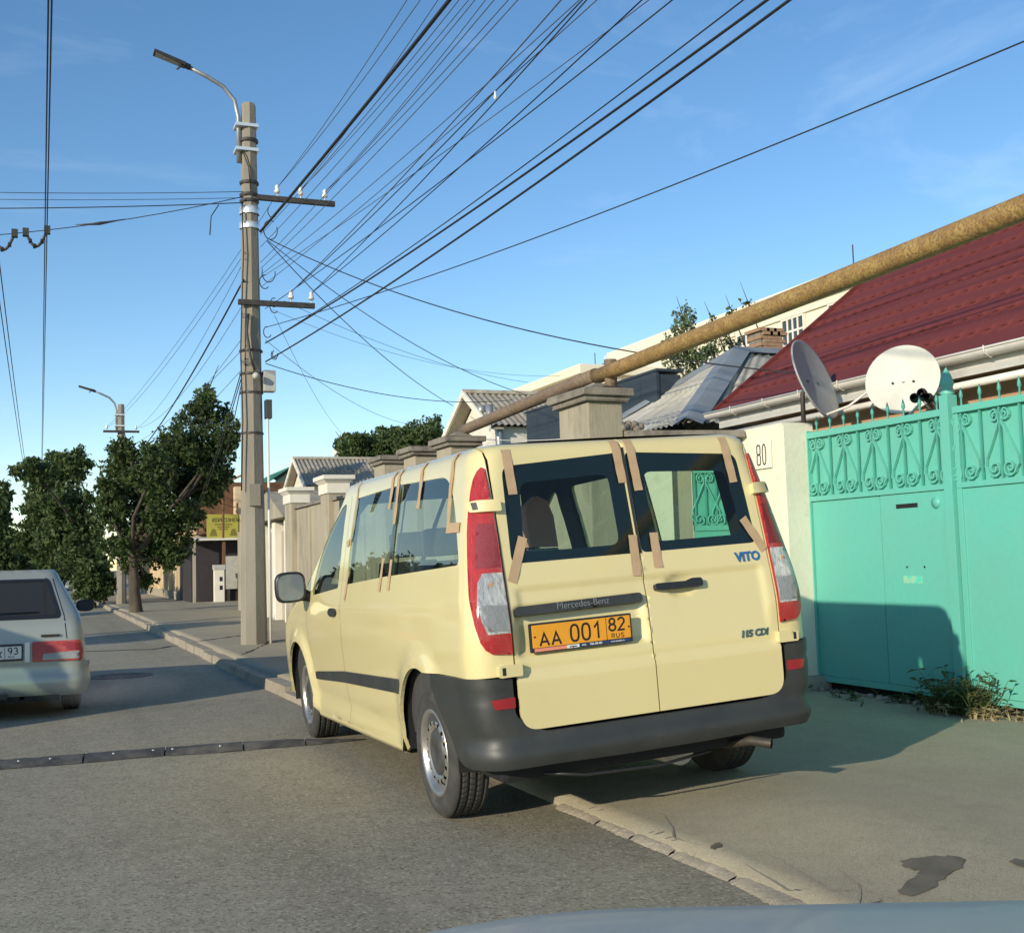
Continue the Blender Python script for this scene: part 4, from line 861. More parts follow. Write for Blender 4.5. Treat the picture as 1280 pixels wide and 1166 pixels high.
# exhaust smoke drifting behind it
def smoke_mat():
    M = bpy.data.materials.new('exhaust_smoke'); M.use_nodes = True; N, L = M.node_tree.nodes, M.node_tree.links; N.remove(N['Principled BSDF'])
    v = N.new('ShaderNodeVolumePrincipled'); v.inputs['Color'].default_value = (.85, .87, .9, 1); tcn = N.new('ShaderNodeTexCoord')
    n = N.new('ShaderNodeTexNoise'); n.inputs['Scale'].default_value = 2.5; n.inputs['Detail'].default_value = 4; L.new(tcn.outputs['Object'], n.inputs['Vector'])
    gr = N.new('ShaderNodeTexGradient'); gr.gradient_type = 'SPHERICAL'; mpn = N.new('ShaderNodeMapping'); mpn.inputs['Scale'].default_value = (1/.75, 1/.35, 1/.17); L.new(tcn.outputs['Object'], mpn.inputs[0]); L.new(mpn.outputs[0], gr.inputs[0])
    a = N.new('ShaderNodeMath'); a.operation = 'MULTIPLY'; r = N.new('ShaderNodeMapRange'); r.inputs[1].default_value = .35; r.inputs[2].default_value = .7; L.new(n.outputs['Fac'], r.inputs[0]); L.new(r.outputs[0], a.inputs[0]); L.new(gr.outputs['Fac'], a.inputs[1])
    b = N.new('ShaderNodeMath'); b.operation = 'MULTIPLY'; b.inputs[1].default_value = 1.3; L.new(a.outputs[0], b.inputs[0]); L.new(b.outputs[0], v.inputs['Density']); L.new(v.outputs[0], N['Material Output'].inputs['Volume']); return M
MT['smoke'] = smoke_mat()
sm = MB().lathe([(.001, -.75)] + [(math.sin(t), -.75*math.cos(t)) for t in np.linspace(.2, PI - .2, 9)] + [(.001, .75)], (0, 0, 0), (1, 0, 0), 14)
smo = sm.build('exhaust_smoke', 'smoke'); 
for v in smo.data.vertices: v.co.y *= .35; v.co.z *= .17
smo.location = (.62, 11.45, .25); tag(smo, 'faint pale exhaust smoke behind the silver hatchback', 'smoke', kind='stuff')

# ------------------------------------------------------------------ poles
def pole(name, base, h, r0, r1, label, lamp, arms, group=None, lamp_len=1.35, detail=True, lamp_dir=-1):
    e = thing(name, base, label, 'utility pole', group); b = np.array(base, float)
    MB().tube([b + [0, 0, -.2], b + [0, 0, h*.995], b + [0, 0, h]], [r0*1.05, r1*1.03, r1*.92], 8, smooth=False).build('shaft', 'concrete', e)
    for s_ in e.children: s_.rotation_euler = (0, 0, 0)
    if lamp:
        sx = lamp_dir; rx = r1 + .05
        arm = [b + [sx*rx, -.02, h - 1.0], b + [sx*rx, -.02, h - .25], b + [sx*(rx + .06), -.03, h + .02], b + [sx*(rx + .24), -.05, h + .22], b + [sx*(rx + .5), -.08, h + .34], b + [sx*(rx + lamp_len*.62), -.12, h + .46]]
        a = MB().tube(arm, .035, 10).build('lamp_arm', 'galv', e)
        for zz in (h - .42, h - .82): MB().box(b[0] + sx*rx - (.06 if sx < 0 else .02), b[0] - sx*(r1 + .02), b[1] - r1 - .03, b[1] + r1 + .03, b[2] + zz, b[2] + zz + .05).build('lamp_bracket', 'steel_band', a)
        q = np.array(arm[-1]); d = np.array([sx*1., -.06, .30]); d /= np.linalg.norm(d); u = np.array([0, 1., 0]); up = np.cross(d, u)*(1 if sx > 0 else -1); up = up/np.linalg.norm(up); up = up if up[2] > 0 else -up
        def hx(s0, s1, w0, w1, t0, t1): return [q + d*s0 - u*w0 - up*t0, q + d*s1 - u*w1 - up*t0, q + d*s1 + u*w1 - up*t0, q + d*s0 + u*w0 - up*t0, q + d*s0 - u*w0*.8 + up*t1, q + d*s1 - u*w1*.8 + up*t1*.6, q + d*s1 + u*w1*.8 + up*t1*.6, q + d*s0 + u*w0*.8 + up*t1]
        hd = MB().hexa(hx(.0, .50, .07, .10, .03, .035)).build('lamp_head', 'darkmetal', e)
        MB().hexa(hx(.06, .47, .055, .085, .036, -.031)).build('lamp_glass', 'greybox', hd); MB().tube([q - d*.08, q + d*.1], .05, 8).build('lamp_socket', 'darkmetal', hd)
        MB().tube([q + d*.05 - up*.03, q + d*.1 - up*.12], .015, 6).build('photo_sensor', 'darkmetal', hd)
    for (z, x0, x1, ins, yy) in arms:
        am = MB().box(b[0] + x0, b[0] + x1, b[1] - r1 - .09 + yy, b[1] - r1 - .01 + yy, b[2] + z - .05, b[2] + z + .03).build('crossarm', 'darkmetal', e)
        for x in ins:
            c = (b[0] + x, b[1] - r1 - .05 + yy, b[2] + z + .03)
            MB().lathe([(.012, 0), (.012, .06), (.045, .06), (.05, .10), (.03, .12), (.04, .15), (.025, .19), (.001, .195)], c, n=10).build('insulator', 'porcelain', am)
    return e
pb = (3.11, 18.49, .12)
p1 = pole('concrete_utility_pole', pb, 8.70, .20, .115, 'weathered concrete utility pole with street lamp and crossarms beside kerb', True, [(7.12, .1, 1.36, (.42, .80, 1.20), 0), (5.40, -.22, 1.0, (.62, .95), 0)], lamp_len=1.35)
b = np.array(pb)
for zz, w in ((6.86, .12), (6.62, .10)): MB().lathe([(.165, 0), (.165, w*.5), (.163, w), (.15, w)], b + [0, 0, zz], n=8).build('steel_band', 'steel_band', p1)
for zz in (7.35, 7.15, 7.05, 8.05): MB().lathe([(.15, 0), (.158, .02), (.158, .04), (.15, .05)], b + [0, 0, zz], n=10).build('clamp', 'darkmetal', p1)
for zz in (4.62, 3.95, 4.25, 3.3): MB().lathe([(.188, 0), (.19, .02), (.185, .03)], b + [0, 0, zz], n=10).build('cable_tie', 'darkmetal', p1)
MB().box(b[0] + .17, b[0] + .36, b[1] - .16, b[1] + .04, 3.98 + .12, 4.32 + .12, .01).build('junction_box', 'greybox', p1); MB().box(b[0] + .20, b[0] + .30, b[1] - .14, b[1] + .02, 3.55 + .12, 3.85 + .12, .01).build('junction_box', 'trim', p1)
MB().tube([b + [.24, -.10, 0.], b + [.235, -.10, 3.6]], .02, 8).build('conduit', 'gutter', p1)
MB().box(b[0] - .085, b[0] + .085, b[1] - .225, b[1] - .15, 2.28, 2.62).build('number_patch', 'concrete', p1)
for k in range(9):                                                     # cable loops and spare coils on the shaft
    zc = 4.2 + random.random()*2.9; rr = random.uniform(.06, .16); cx = .2 + random.random()*.16
    MB().tube([b + [cx + rr*math.cos(t)*.7, -.15, zc + rr*math.sin(t)] for t in np.linspace(random.random()*3, random.random()*3 + 5, 14)], .008, 5).build('cable_loop', 'wire', p1)
MB().tube([b + [-.07, -.2, 5.2], b + [-.10, -.21, 4.9], b + [-.04, -.21, 4.5], b + [.02, -.21, 4.3]], .02, 6).build('bracket_rod', 'darkmetal', p1); MB().lathe([(.05, 0), (.06, .04), (.04, .09), (.001, .1)], b + [.03, -.23, 4.2], (0, -1, 0), 10).build('stay_insulator', 'greybox', p1)
MB().tube([b + [-.14, -.14, 7.0], b + [-.13, -.17, 6.2], b + [-.16, -.16, 5.4], b + [-.19, -.16, 4.6], b + [-.17, -.18, 3.5], b + [-.20, -.17, 2.4]], .011, 5).build('down_cable', 'wire', p1)
MB().tube([b + [-.13, -.1, 7.9], b + [-.10, -.14, 7.8], b + [-.03, -.15, 7.6], b + [0, -.15, 7.2]], .01, 5).build('lamp_cable', 'wire', p1)
MB().tube([b + [-.5, -.1, 6.95], b + [-.62, -.12, 6.75], b + [-.64, -.1, 6.45]], .009, 5).build('loose_cable_end', 'wire', p1)
p2b = (2.70, 43.9, .12)
pole('concrete_utility_pole', p2b, 7.2, .17, .11, 'distant concrete utility pole with street lamp rising among street trees', True, [(6.2, -.62, .62, (-.5, .5), 0), (5.3, -.4, .4, (-.3, .3), 0)], lamp_len=1.3)
p3b = (-8.4, 20.5, .1)
pole('trolley_support_pole', p3b, 8.2, .18, .12, 'concrete trolley wire support pole on the far pavement across the road', False, [])

# ------------------------------------------------------------------ overhead wires
nW = 0
def wire(S, E, sag, r=.008, label=None, group=None, mt='wire', name='overhead_wire', n=28):
    S, E = np.array(S, float), np.array(E, float)
    pts = [S + (E - S)*t - np.array([0, 0, 4*sag*t*(1 - t)]) for t in np.linspace(0, 1, n)]; r = r*.78
    o = MB().tube(pts, r, 5).build(name, mt); return tag(o, label, 'wire', group)
def wire_thru(S, pix, zM, k, sag, r, mt='wire', label=None, group=None):
    """from S through a pixel of the photo at height zM, carried on k times that far to the next pole behind the camera"""
    d = ray(*pix); M_ = CC + d*(zM - CH)/d[2]; S = np.array(S, float); t = 1/k
    E = S + (M_ + np.array([0, 0, 4*sag*t*(1 - t)]) - S)*k
    return wire(S, E, sag, r, label, group, mt, n=40)
B_ = lambda x, z, y=-.17: (pb[0] + x, pb[1] + y, pb[2] + z)
G1 = 'wires running from the lamp pole back along the street'
L1 = 'thin overhead wire running from the lamp pole back along the street'
for S, u, zM, r in ((B_(.42, 7.3), 512, 7.2, .006), (B_(.42, 7.3), 529, 7.15, .006), (B_(.80, 7.3), 551, 7.15, .006), (B_(.80, 7.3), 590, 7.1, .006), (B_(1.20, 7.3), 611, 7.1, .006), (B_(1.20, 7.3), 640, 7.05, .007)):
    wire_thru(S, (u, -5), zM, 1.9, .25, r, 'wireg', L1, G1)
wire_thru(B_(.14, 6.55), (566, -5), 6.9, 1.9, .12, .028, 'wire', 'thick twisted black power cable clamped to the lamp pole below its crossarm')
for S, u, zM in ((B_(.62, 5.6), 706, 5.9), (B_(.62, 5.6), 733, 5.85), (B_(.95, 5.6), 738, 5.8), (B_(.95, 5.6), 808, 5.7), (B_(.2, 5.3), 847, 5.5)):
    wire_thru(S, (u, -5), zM, 1.8, .22, .008, 'wireg' if u < 730 else 'wire', 'medium overhead wire from the lower crossarm of the lamp pole back along the street', 'wires from the lower crossarm')
for z0, u, zM in ((6.05, 622, 6.2), (5.95, 652, 6.15), (5.85, 730, 6.0), (5.8, 818, 5.9), (5.65, 752, 5.85), (6.3, 598, 6.6), (6.5, 578, 6.85)):
    wire_thru(B_(.14, z0), (u, -5), zM, 1.8, .22, .006, 'wireg', 'thin overhead wire fixed straight to the shaft of the lamp pole', 'wires fixed to the pole shaft')
hk = ray(619, 117); hkp = CC + hk*(5.66 - CH)/hk[2]
tag(MB().lathe([(.006, -.06), (.018, -.045), (.012, -.02), (.008, .02)], hkp, n=8).build('wire_tag', 'porcelain'), 'small pale clip hanging on an overhead wire', 'clip')
for S, u, zM, r in ((B_(.2, 4.75), 936, 5.0, .008), (B_(.2, 4.75), 966, 4.95, .015), (B_(.2, 4.45), 994, 4.85, .015)):
    wire_thru(S, (u, -5), zM, 1.9, .35, r, 'wire', 'heavy black cable strung low from the lamp pole towards the near street side' if r > .01 else 'slim cable strung beside the heavy low cables of the lamp pole', 'heavy low cables' if r > .01 else None)
wire_thru(B_(.2, 5.0), (1280, 52), 4.6, 1.5, .30, .008, 'wire', 'single long black wire sweeping from the lamp pole over the red roof')
# service drops to the houses
def drop(S, pix, X, sag, r, label, mt='wire', group=None): E = onx(*pix, X); wire(S, E, sag, r, label, group, mt)
drop(B_(.25, 6.45), (1000, 467), 7.2, .35, .011, 'black service cable drooping from the lamp pole to the satellite dishes')
GD = 'service wires dropping to houses'
LD = 'thin service wire dropping from the lamp pole to houses behind the fence'
drop(B_(.25, 6.4), (566, 507), 8.8, .25, .010, LD, group=GD); drop(B_(.25, 6.42), (656, 493), 9.2, .3, .009, LD, group=GD); drop(B_(.2, 4.42), (640, 500), 9.2, .25, .009, LD, group=GD)
drop(B_(.5, 5.45), (660, 478), 9.5, .2, .005, LD, 'wireg', GD); drop(B_(.2, 4.8), (525, 532), 9.5, .3, .006, LD, 'wireg', GD); drop(B_(.35, 5.2), (432, 546), 8.5, .25, .005, LD, 'wireg', GD); drop(B_(.3, 5.3), (700, 470), 9.5, .3, .004, LD, 'wireg', GD)
# wires on to the distant pole
for S, e, r, sg_ in ((B_(-.1, 6.2), (-.5, 6.3), .006, .3), (B_(-.1, 6.1), (.5, 6.3), .006, .4), (B_(.42, 7.2), (-.5, 6.35), .006, .3), (B_(-.12, 5.4), (.5, 6.35), .006, .5), (B_(-.1, 4.7), (-.3, 5.4), .006, .3), (B_(-.1, 4.9), (.3, 5.4), .006, .35), (B_(-.1, 4.4), (.1, 5.0), .006, .35)):
    wire(S, (p2b[0] + e[0], p2b[1], p2b[2] + e[1]), sg_, r, 'thin wire linking the lamp pole to the distant street pole', 'wires linking the two poles', 'wireg')
wire(B_(-.13, 5.75), (p2b[0] + .1, p2b[1], 5.0), .35, .02, 'thick black cable linking the lamp pole to the distant street pole')
for q in ((236, 650, 38, 3.0), (235, 660, 36, 2.6), (270, 600, 40, 4.0)): wire(B_(-.12, 4.0 + (q[0] % 7)*.1), (ony(q[0], q[1], q[2])), .3, .012, 'dark cable sagging from the lamp pole into the street tree', 'cables sagging into the street tree')
# span wires to the far pavement and the trolley wires they carry
for z0, z1, r, lab in ((7.28, 7.35, .007, 'upper thin span wire'), (7.18, 7.22, .006, 'lower thin span wire'), (7.10, 6.95, .011, 'black span cable')):
    wire(B_(-.12, z0 - .1), (p3b[0], p3b[1], z1), .18, r, lab + ' stretched from the lamp pole over the road')
tw = wire(B_(-.12, 7.1), (p3b[0], p3b[1], 6.9), .72, .009, 'span wire carrying the trolley wires over the road', name='span_wire')
def spanpt(x): 
    S = np.array(B_(-.12, 7.1)); E = np.array((p3b[0], p3b[1], 6.9)); t = (x - S[0])/(E[0] - S[0]); p = S + (E - S)*t; p[2] -= 4*.72*t*(1 - t); return p
for u, v in ((125, 282),):
    t = (ony(u, v, 18.6)); q = spanpt(t[0]); o = MB().tube([q + [-.35, 0, -.05], q + [-.1, 0, -.02], q + [0, 0, 0], q + [.12, 0, .03], q + [.38, 0, .1]], [.006, .018, .028, .018, .006], 8).build('strain_insulator', 'darkmetal'); tag(o, 'dark strain insulator on the span wire beside the lamp pole', 'insulator')
for u0, u1, vz in ((58.5, 51, 300), (56, 50.5, 303), (0.5, 36, 330), (-6, 38, 330)):
    a = ony(u0, vz, 18.8); zz = a[2] - (0 if u0 > 20 else .1); x = a[0]
    pts = [(x, -14 + 32.8*t, zz + .05*(1 - t) - .48*t*(1 - t)) for t in np.linspace(0, 1, 20)] + [(x, 18.8 + 43.2*t, zz - .72*t*(1 - t)) for t in np.linspace(0, 1, 20)][1:]
    side_ = 'right' if u0 > 20 else 'left'
    tag(MB().tube(pts, .009, 5).build('trolley_wire', 'wire'), f'trolley contact wire of the {side_} hand pair seen driving along the road', 'wire', f'trolley wires of the {side_} pair')
for u, lab in ((45, 'curved insulated hanger joining the right pair of trolley wires'), (4, 'curved insulated hanger joining the left pair of trolley wires')):
    a = ony(u - 13, 302, 18.8)[0]; b_ = ony(u + 14, 302, 18.8)[0]; qa, qb = spanpt(a), spanpt(b_)
    h = thing('trolley_hanger', ((a + b_)/2, 18.8, qa[2] - .3), lab, 'insulator')
    MB().tube([qa + (qb - qa)*t + [0, 0, -.24*math.sin(PI*t)] for t in np.linspace(0, 1, 13)], .022, 8).build('hanger_bow', 'darkmetal', h)
    for q in (qa, qb): MB().box(q[0] - .045, q[0] + .045, q[1] - .05, q[1] + .05, q[2] - .06, q[2] + .06).build('clamp', 'darkmetal', h)
    for t in (.2, .4, .75): q = qa + (qb - qa)*t + [0, 0, -.24*math.sin(PI*t)]; MB().lathe([(.04, -.02), (.04, .02), (.02, .03)], q, (1, 0, 0), 8).build('insulator_disc', 'darkmetal', h)
# ------------------------------------------------------------------ fence of concrete pillars and wall panels
FX = 4.70; zb = .05
fence = thing('concrete_fence', (FX + .2, 16.5, zb), 'long grey concrete fence with capped pillars behind the van', 'fence')
PY = [(9.6, 10.25, 2.77, .36, 0), (13.5, 14.05, 2.75, .36, 0), (14.97, 15.5, 2.77, .36, 0), (16.5, 17.05, 2.79, .36, 0), (20.1, 20.72, 2.60, .36, 1), (23.4, 24.05, 2.61, .36, 1)]
for i, (y0, y1, zt, w, wh) in enumerate(PY):
    p = MB().box(FX, FX + w, y0, y1, zb - .05, zt, .012).build('pillar', 'wallconc', fence)
    if wh:
        MB().box(FX - .03, FX + w + .03, y0 - .03, y1 + .03, zt - .02, zt + .16, .01).build('cap_block', 'whitep', p); MB().hexa([(FX - .03, y0 - .03, zt + .162), (FX + w + .03, y0 - .03, zt + .162), (FX + w + .03, y1 + .03, zt + .162), (FX - .03, y1 + .03, zt + .162), (FX - .09, y0 - .09, zt + .22), (FX + w + .09, y0 - .09, zt + .22), (FX + w + .09, y1 + .09, zt + .22), (FX - .09, y1 + .09, zt + .22)]).build('cap_moulding', 'whitep', p)
        MB().box(FX - .11, FX + w + .11, y0 - .11, y1 + .11, zt + .222, zt + .30, .012).build('cap_slab', 'whitep', p)
    else:
        for k, (o_, z0, z1) in enumerate(((.05, .002, .05), (.085, .052, .125))):
            G = MB().box(FX - o_, FX + w + o_, y0 - o_, y1 + o_, zt + z0, zt + z1, .012); G.v = [(x + rng.normal(0, .004), y + rng.normal(0, .004), z + rng.normal(0, .003)) for x, y, z in G.v]; G.build('cap_slab', 'cap', p)
        if i < 2: MB().hexa([(FX + .05, y0 + .05, zt + .126), (FX + w - .03, y0 + .05, zt + .126), (FX + w - .03, y1 - .05, zt + .126), (FX + .05, y1 - .05, zt + .126), (FX + .16, y0 + .15, zt + .2), (FX + .26, y0 + .15, zt + .2), (FX + .26, y1 - .15, zt + .2), (FX + .16, y1 - .15, zt + .2)]).build('pipe_cradle', 'cap', p)
segs = [(10.25, 13.5, 2.42), (14.05, 14.97, 2.42), (15.5, 16.5, 2.44), (17.05, 20.1, 2.44), (20.72, 23.4, 2.46)]
for (y0, y1, zt) in segs:
    n = max(1, round((y1 - y0)/1.1)); L = (y1 - y0)/n
    for k in range(n):
        a, b2 = y0 + k*L + .004, y0 + (k+1)*L - .004; dx = random.uniform(-.015, .015)
        MB().box(FX + .10 + dx, FX + .24 + dx, a, b2, zb - .05, zt, .008).build('wall_panel', 'wallconc', fence)
        if k: MB().box(FX + .06, FX + .12, a - .09, a + .06, zb - .05, zt - .05, .01).build('wall_rib', 'wallconc', fence)
    MB().box(FX + .05, FX + .30, y0 + .002, y1 - .002, zt + .003, zt + .055, .01).build('wall_coping', 'cap', fence)
MB().box(FX + .02, FX + .12, 17.06, 23.38, zb - .05, .42, .01).build('plinth', 'wallconc', fence)
# return wall beside the driveway
rw = thing('return_wall', (5.6, 9.75, .1), 'short weathered wall joining the pillar to the numbered gatepost', 'wall')
rwp = lambda t, o_: (5.07 + 1.11*t + .24*o_*.23, 9.62 - .26*t + .24*o_)
def rwbox(t0, t1, z0, z1, nm, mt_, o0=0., o1=1., par=None):
    a, b_, c_, d_ = rwp(t0, o0), rwp(t1, o0), rwp(t1, o1), rwp(t0, o1); return MB().hexa([(*a, z0), (*b_, z0), (*c_, z0), (*d_, z0), (*a, z1), (*b_, z1), (*c_, z1), (*d_, z1)]).build(nm, mt_, par or rw)
rwbox(0, .40, .05, 2.42, 'wall_body', 'cream_wall'); rwbox(.401, .585, .05, 2.42, 'shaded_post_face', 'wallconc', .3, 1.); rwbox(.586, .999, 2.18, 2.42, 'lintel', 'wallconc')  # grey piece after the cream wall paints in the post's shaded face
wk = thing('wicket_gate', (5.95, 9.5, .1), 'small mint wicket gate with scrollwork in the short wall beside the gatepost', 'gate')
rwbox(.60, .985, .12, 1.55, 'door_panel', 'mint', .32, .40, wk); rwbox(.60, .985, 1.551, 1.60, 'mid_rail', 'mint', .25, .45, wk); rwbox(.60, .985, 2.10, 2.15, 'top_rail', 'mint', .25, .45, wk); rwbox(.60, .985, 1.602, 2.098, 'scroll_backing', 'mint', .38, .42, wk)
for t in (.605, .70, .79, .88, .975): rwbox(t, t + .012, 1.602, 2.098, 'vertical_bar', 'mint2', .28, .34, wk)
MB().hexa([(5.07, 9.52, 2.423), (6.18, 9.26, 2.423), (6.18, 9.68, 2.423), (5.07, 9.95, 2.423), (5.07, 9.54, 2.50), (6.18, 9.28, 2.49), (6.18, 9.66, 2.49), (5.07, 9.93, 2.50)]).build('wall_coping', 'cap', rw)
for k in range(16):
    x = 5.05 + rng.random()*.22; MB().lathe([(.03, 0), (.045, .02), (.035, .05), (.001, .065)], (x, 9.62 + rng.random()*.12, 2.497 + rng.random()*.05), n=6).build('rubble_lump', 'cap', rw)
# numbered gatepost
gp = thing('gatepost', (6.35, 9.0, .05), 'whitewashed square gatepost with house number plaque beside mint gate', 'gatepost')
mb = MB(); G = MB().box(6.2, 6.56, 8.72, 9.36, .0, 2.50, .03); G.v = [(x + rng.normal(0, .005), y + rng.normal(0, .005), z) for x, y, z in G.v]; G.build('post', 'cream_wall', gp)
MB().box(6.10, 6.56, 8.62, 9.5, .0, .22, .05).build('foot', 'wallconc', gp)
pq = MB().box(6.176, 6.199, 8.875, 9.145, 2.10, 2.36, .006).build('number_plaque', 'plaque', gp)
pqo = WLOC['gatepost']; strokes('house_number', ['8n', '0'], .052, .185, .036, .013, 'ink', pq, (6.174 - pqo.x, 9.01 - pqo.y, 2.228 - pqo.z), (0, -1, 0), (0, 0, 1))
# ------------------------------------------------------------------ mint gate
GX = 6.50
gate = thing('metal_gate', (GX, 7.8, .1), 'mint green metal gate with scrollwork band and spear spikes', 'gate')
def gbox(nm, y0, y1, z0, z1, x0=-.02, x1=.02, mt='mint', par=None, bev=.004): return MB().box(GX + x0, GX + x1, y0, y1, z0, z1, bev).build(nm, mt, par or gate)
yl, yp, yr_ = 8.71, 6.96, 4.4
gbox('hinge_post', yl, yl + .07, .12, 2.42, -.03, .04); gbox('gate_post', yp - .045, yp + .045, .15, 2.50, -.05, .05)
MB().lathe([(.045, 0), (.06, .02), (.03, .045), (.05, .075), (.055, .10), (.03, .17), (.001, .22)], (GX, yp, 2.50), n=12).build('post_finial', 'mint', gate)
gbox('top_rail', yp + .045, yl, 2.345, 2.40, -.035, .035); gbox('mid_rail', yp + .045, yl, 1.775, 1.82, -.03, .03); gbox('bottom_rail', yp + .045, yl, .17, .22, -.02, .03)
pn = gbox('fixed_panel', 7.80, yl - .002, .222, 1.773, -.006, .012); wd = gbox('wicket_door', yp + .05, 7.785, .225, 1.77, -.014, .008)
gbox('letter_slot', 7.34, 7.59, 1.655, 1.69, -.018, -.0142, 'seam', wd, 0); MB().lathe([(.045, 0), (.045, .012), (.001, .014)], (GX - .0142, 7.13, 1.68), (-1, 0, 0), 16).build('lock_cover', 'mint', wd)
for yy in (7.5, 7.3): MB().lathe([(.009, 0), (.009, .004), (.001, .005)], (GX - .0143, yy, 1.18), (-1, 0, 0), 8).build('screw_hole', 'seam', wd)
gbox('wear_patch', 7.33, 7.55, 1.05, 1.11, -.0155, -.0145, mat('scuffed_paint', (.30, .58, .40), .6, col2=(.09, .62, .45), nscale=22, ramp=(.45, .55)), wd, 0)
gbox('scroll_backing', yp + .046, yl - .001, 1.822, 2.343, .012, .018)
leaf = gbox('right_leaf', yr_, yp - .075, .22, 1.773, -.010, .010); gbox('right_backing', yr_, yp - .075, 1.822, 2.345, .012, .018, par=leaf)
gbox('top_rail', yr_, yp - .07, 2.347, 2.40, -.035, .035, par=leaf); gbox('mid_rail', yr_, yp - .07, 1.775, 1.82, -.03, .03, par=leaf); gbox('bottom_rail', yr_, yp - .07, .17, .218, -.02, .03, par=leaf)
gbox('leaf_stile', yp - .115, yp - .076, .222, 2.343, -.025, .011, par=leaf); gbox('meeting_strip', yp - .070, yp - .050, .2, 2.4, -.012, .012)
def scroll(y0, sg):
    """half of a lyre: spiral at the top, straight leg out to the next bar, spiral at the foot"""
    pts = []; zt_, zb_ = 2.335, 1.83
    c = np.array([.047, zt_ - .052]); 
    for t in np.linspace(0, 1, 16): a = R_(90 + 500*(1 - t)); r = .012 + .036*t; pts.append(c + r*np.array([math.cos(a), math.sin(a)]))
    pts = [np.array([2*c[0] - p[0], p[1]]) for p in pts]
    pts += [np.array([.012, zt_ - .09]), np.array([.016, zt_ - .13])] if False else [np.array([.010, zt_ - .045]), np.array([.012, zt_ - .10])]
    pts += [np.array([.10, zb_ + .23]), np.array([.150, zb_ + .14]), np.array([.158, zb_ + .085])]
    c2 = np.array([.072, zb_ + .064])
    for t in np.linspace(0, 1, 18): a = R_(-8 - 560*t); r = .068*(1 - t) + .012*t if t > .25 else .075 - .025*t/.25*.6; pts.append(c2 + min(r, .06)*np.array([math.cos(a), math.sin(a)])*[1, .95])
    return [(GX - .008, y0 + sg*p[0], p[1]) for p in pts]
def flatbar(mb, pts, h=.006, d=.012):
    P3 = np.array(pts); n = len(P3); G = np.zeros((n, 5, 3))
    for i in range(n):
        t = P3[min(i+1, n-1)] - P3[max(i-1, 0)]; t /= (np.linalg.norm(t) + 1e-9); nr = np.array([0, -t[2], t[1]])
        for k, (a, b2) in enumerate(((-1, -1), (1, -1), (1, 1), (-1, 1), (-1, -1))): G[i, k] = P3[i] + nr*a*h + np.array([b2*d, 0, 0])
    return mb.grid(G, False)
bars = [8.60 - .19*k for k in range(9)]; rb = [yp - .14 - .19*k for k in range(13)]
def band(ys_, par):
    for k, y in enumerate(ys_):
        MB().box(GX - .02, GX - .004, y - .008, y + .008, 1.822, 2.343).build('vertical_bar', 'mint2', par)
        MB().lathe([(.008, 0), (.008, .06), (.016, .075), (.013, .10), (.001, .145)], (GX, y, 2.398), n=8).build('spear_spike', 'mint2', par)
        if k % 2 == 0:
            for sg in (-1, 1): flatbar(MB(), scroll(y, sg)).build('scroll', 'mint', par)
band(bars, gate); band(rb, leaf)
for tc_ in (.70, .88):
    for sg in (-1, 1):
        pts = []
        for (gx_, gy_, gz_) in scroll(0., sg): q = rwp(tc_ + gy_*.80, .30); pts.append((q[0], q[1], gz_ - .235))
        MB().tube(pts, .008, 5).build('scroll', 'mint', wk)
for z in (.5, 2.0):
    MB().tube([(GX - .03, yl + .085, z - .06), (GX - .03, yl + .085, z + .06)], .02, 8).build('hinge', 'mint2', gate)
MB().box(GX - .06, GX + .05, yl + .06, yl + .10, 1.93, 2.06, .01).build('hinge_lug', 'mint2', gate)
MB().box(GX + .05, GX + .10, yr_, yl, .10, .2).build('gap_shade_strip', 'seam', gate)  # near-black strip painted in for the shade of the gap under the gate
# ------------------------------------------------------------------ weeds at the gate
def weed(name, c, n, h, spread, label, mt='weed', seed=1, group=None):
    r = np.random.default_rng(seed); mb = MB(); c = np.array(c, float)
    for k in range(n):
        a = r.random()*2*PI; q = c + np.array([r.normal(0, spread*.45), r.normal(0, spread), 0]); q[2] = float(pav_z(q[0], q[1])) - .01; hh = h*(.35 + .75*r.random()); ln = r.normal(0, .35, 2); w = .006 + .007*r.random()
        pts = [q + np.array([ln[0]*hh*t**1.6, ln[1]*hh*t**1.6, hh*t*(1 - .25*t*abs(ln).sum())]) for t in np.linspace(0, 1, 5)]; s_ = np.array([math.cos(a), math.sin(a), 0])
        if r.random() < .45:                      # stalk with leaflets
            mb.tube(pts, [.004, .004, .003, .003, .002], 4)
            for t in range(1, 5):
                for j in range(2):
                    dd = r.normal(0, 1, 3); dd[2] = abs(dd[2])*.5; dd /= np.linalg.norm(dd); L = .05 + .06*r.random(); u = np.cross(dd, [0, 0, 1.]); u /= np.linalg.norm(u) + 1e-6; p = pts[t]
                    mb.add([p, p + dd*L*.5 + u*L*.16, p + dd*L - [0, 0, L*.25], p + dd*L*.5 - u*L*.16], [(0, 1, 2, 3)])
        else:
            V = []
            for i, p in enumerate(pts): wv = w*(1 - i/4.2); V += [p - s_*wv, p + s_*wv]
            mb.add(V, [(2*i, 2*i + 1, 2*i + 3, 2*i + 2) for i in range(4)])
    return tag(mb.build(name, mt), label, 'weed', group, 'stuff' if h < .2 else None)
gq = onz(1215, 885, .1)
weed('weed_clump', (6.34, 6.85, .1), 150, .34, .16, 'tall green weeds growing against the mint gate', seed=3)
weed('dry_grass_tuft', (6.34, 6.6, .1), 80, .09, .24, 'low dry grass along the foot of the mint gate', 'dryweed', 4)
weed('weed_clump', (6.4, 8.0, .1), 26, .10, .35, 'small dark weeds in the gap under the wicket door', 'weed', 5)
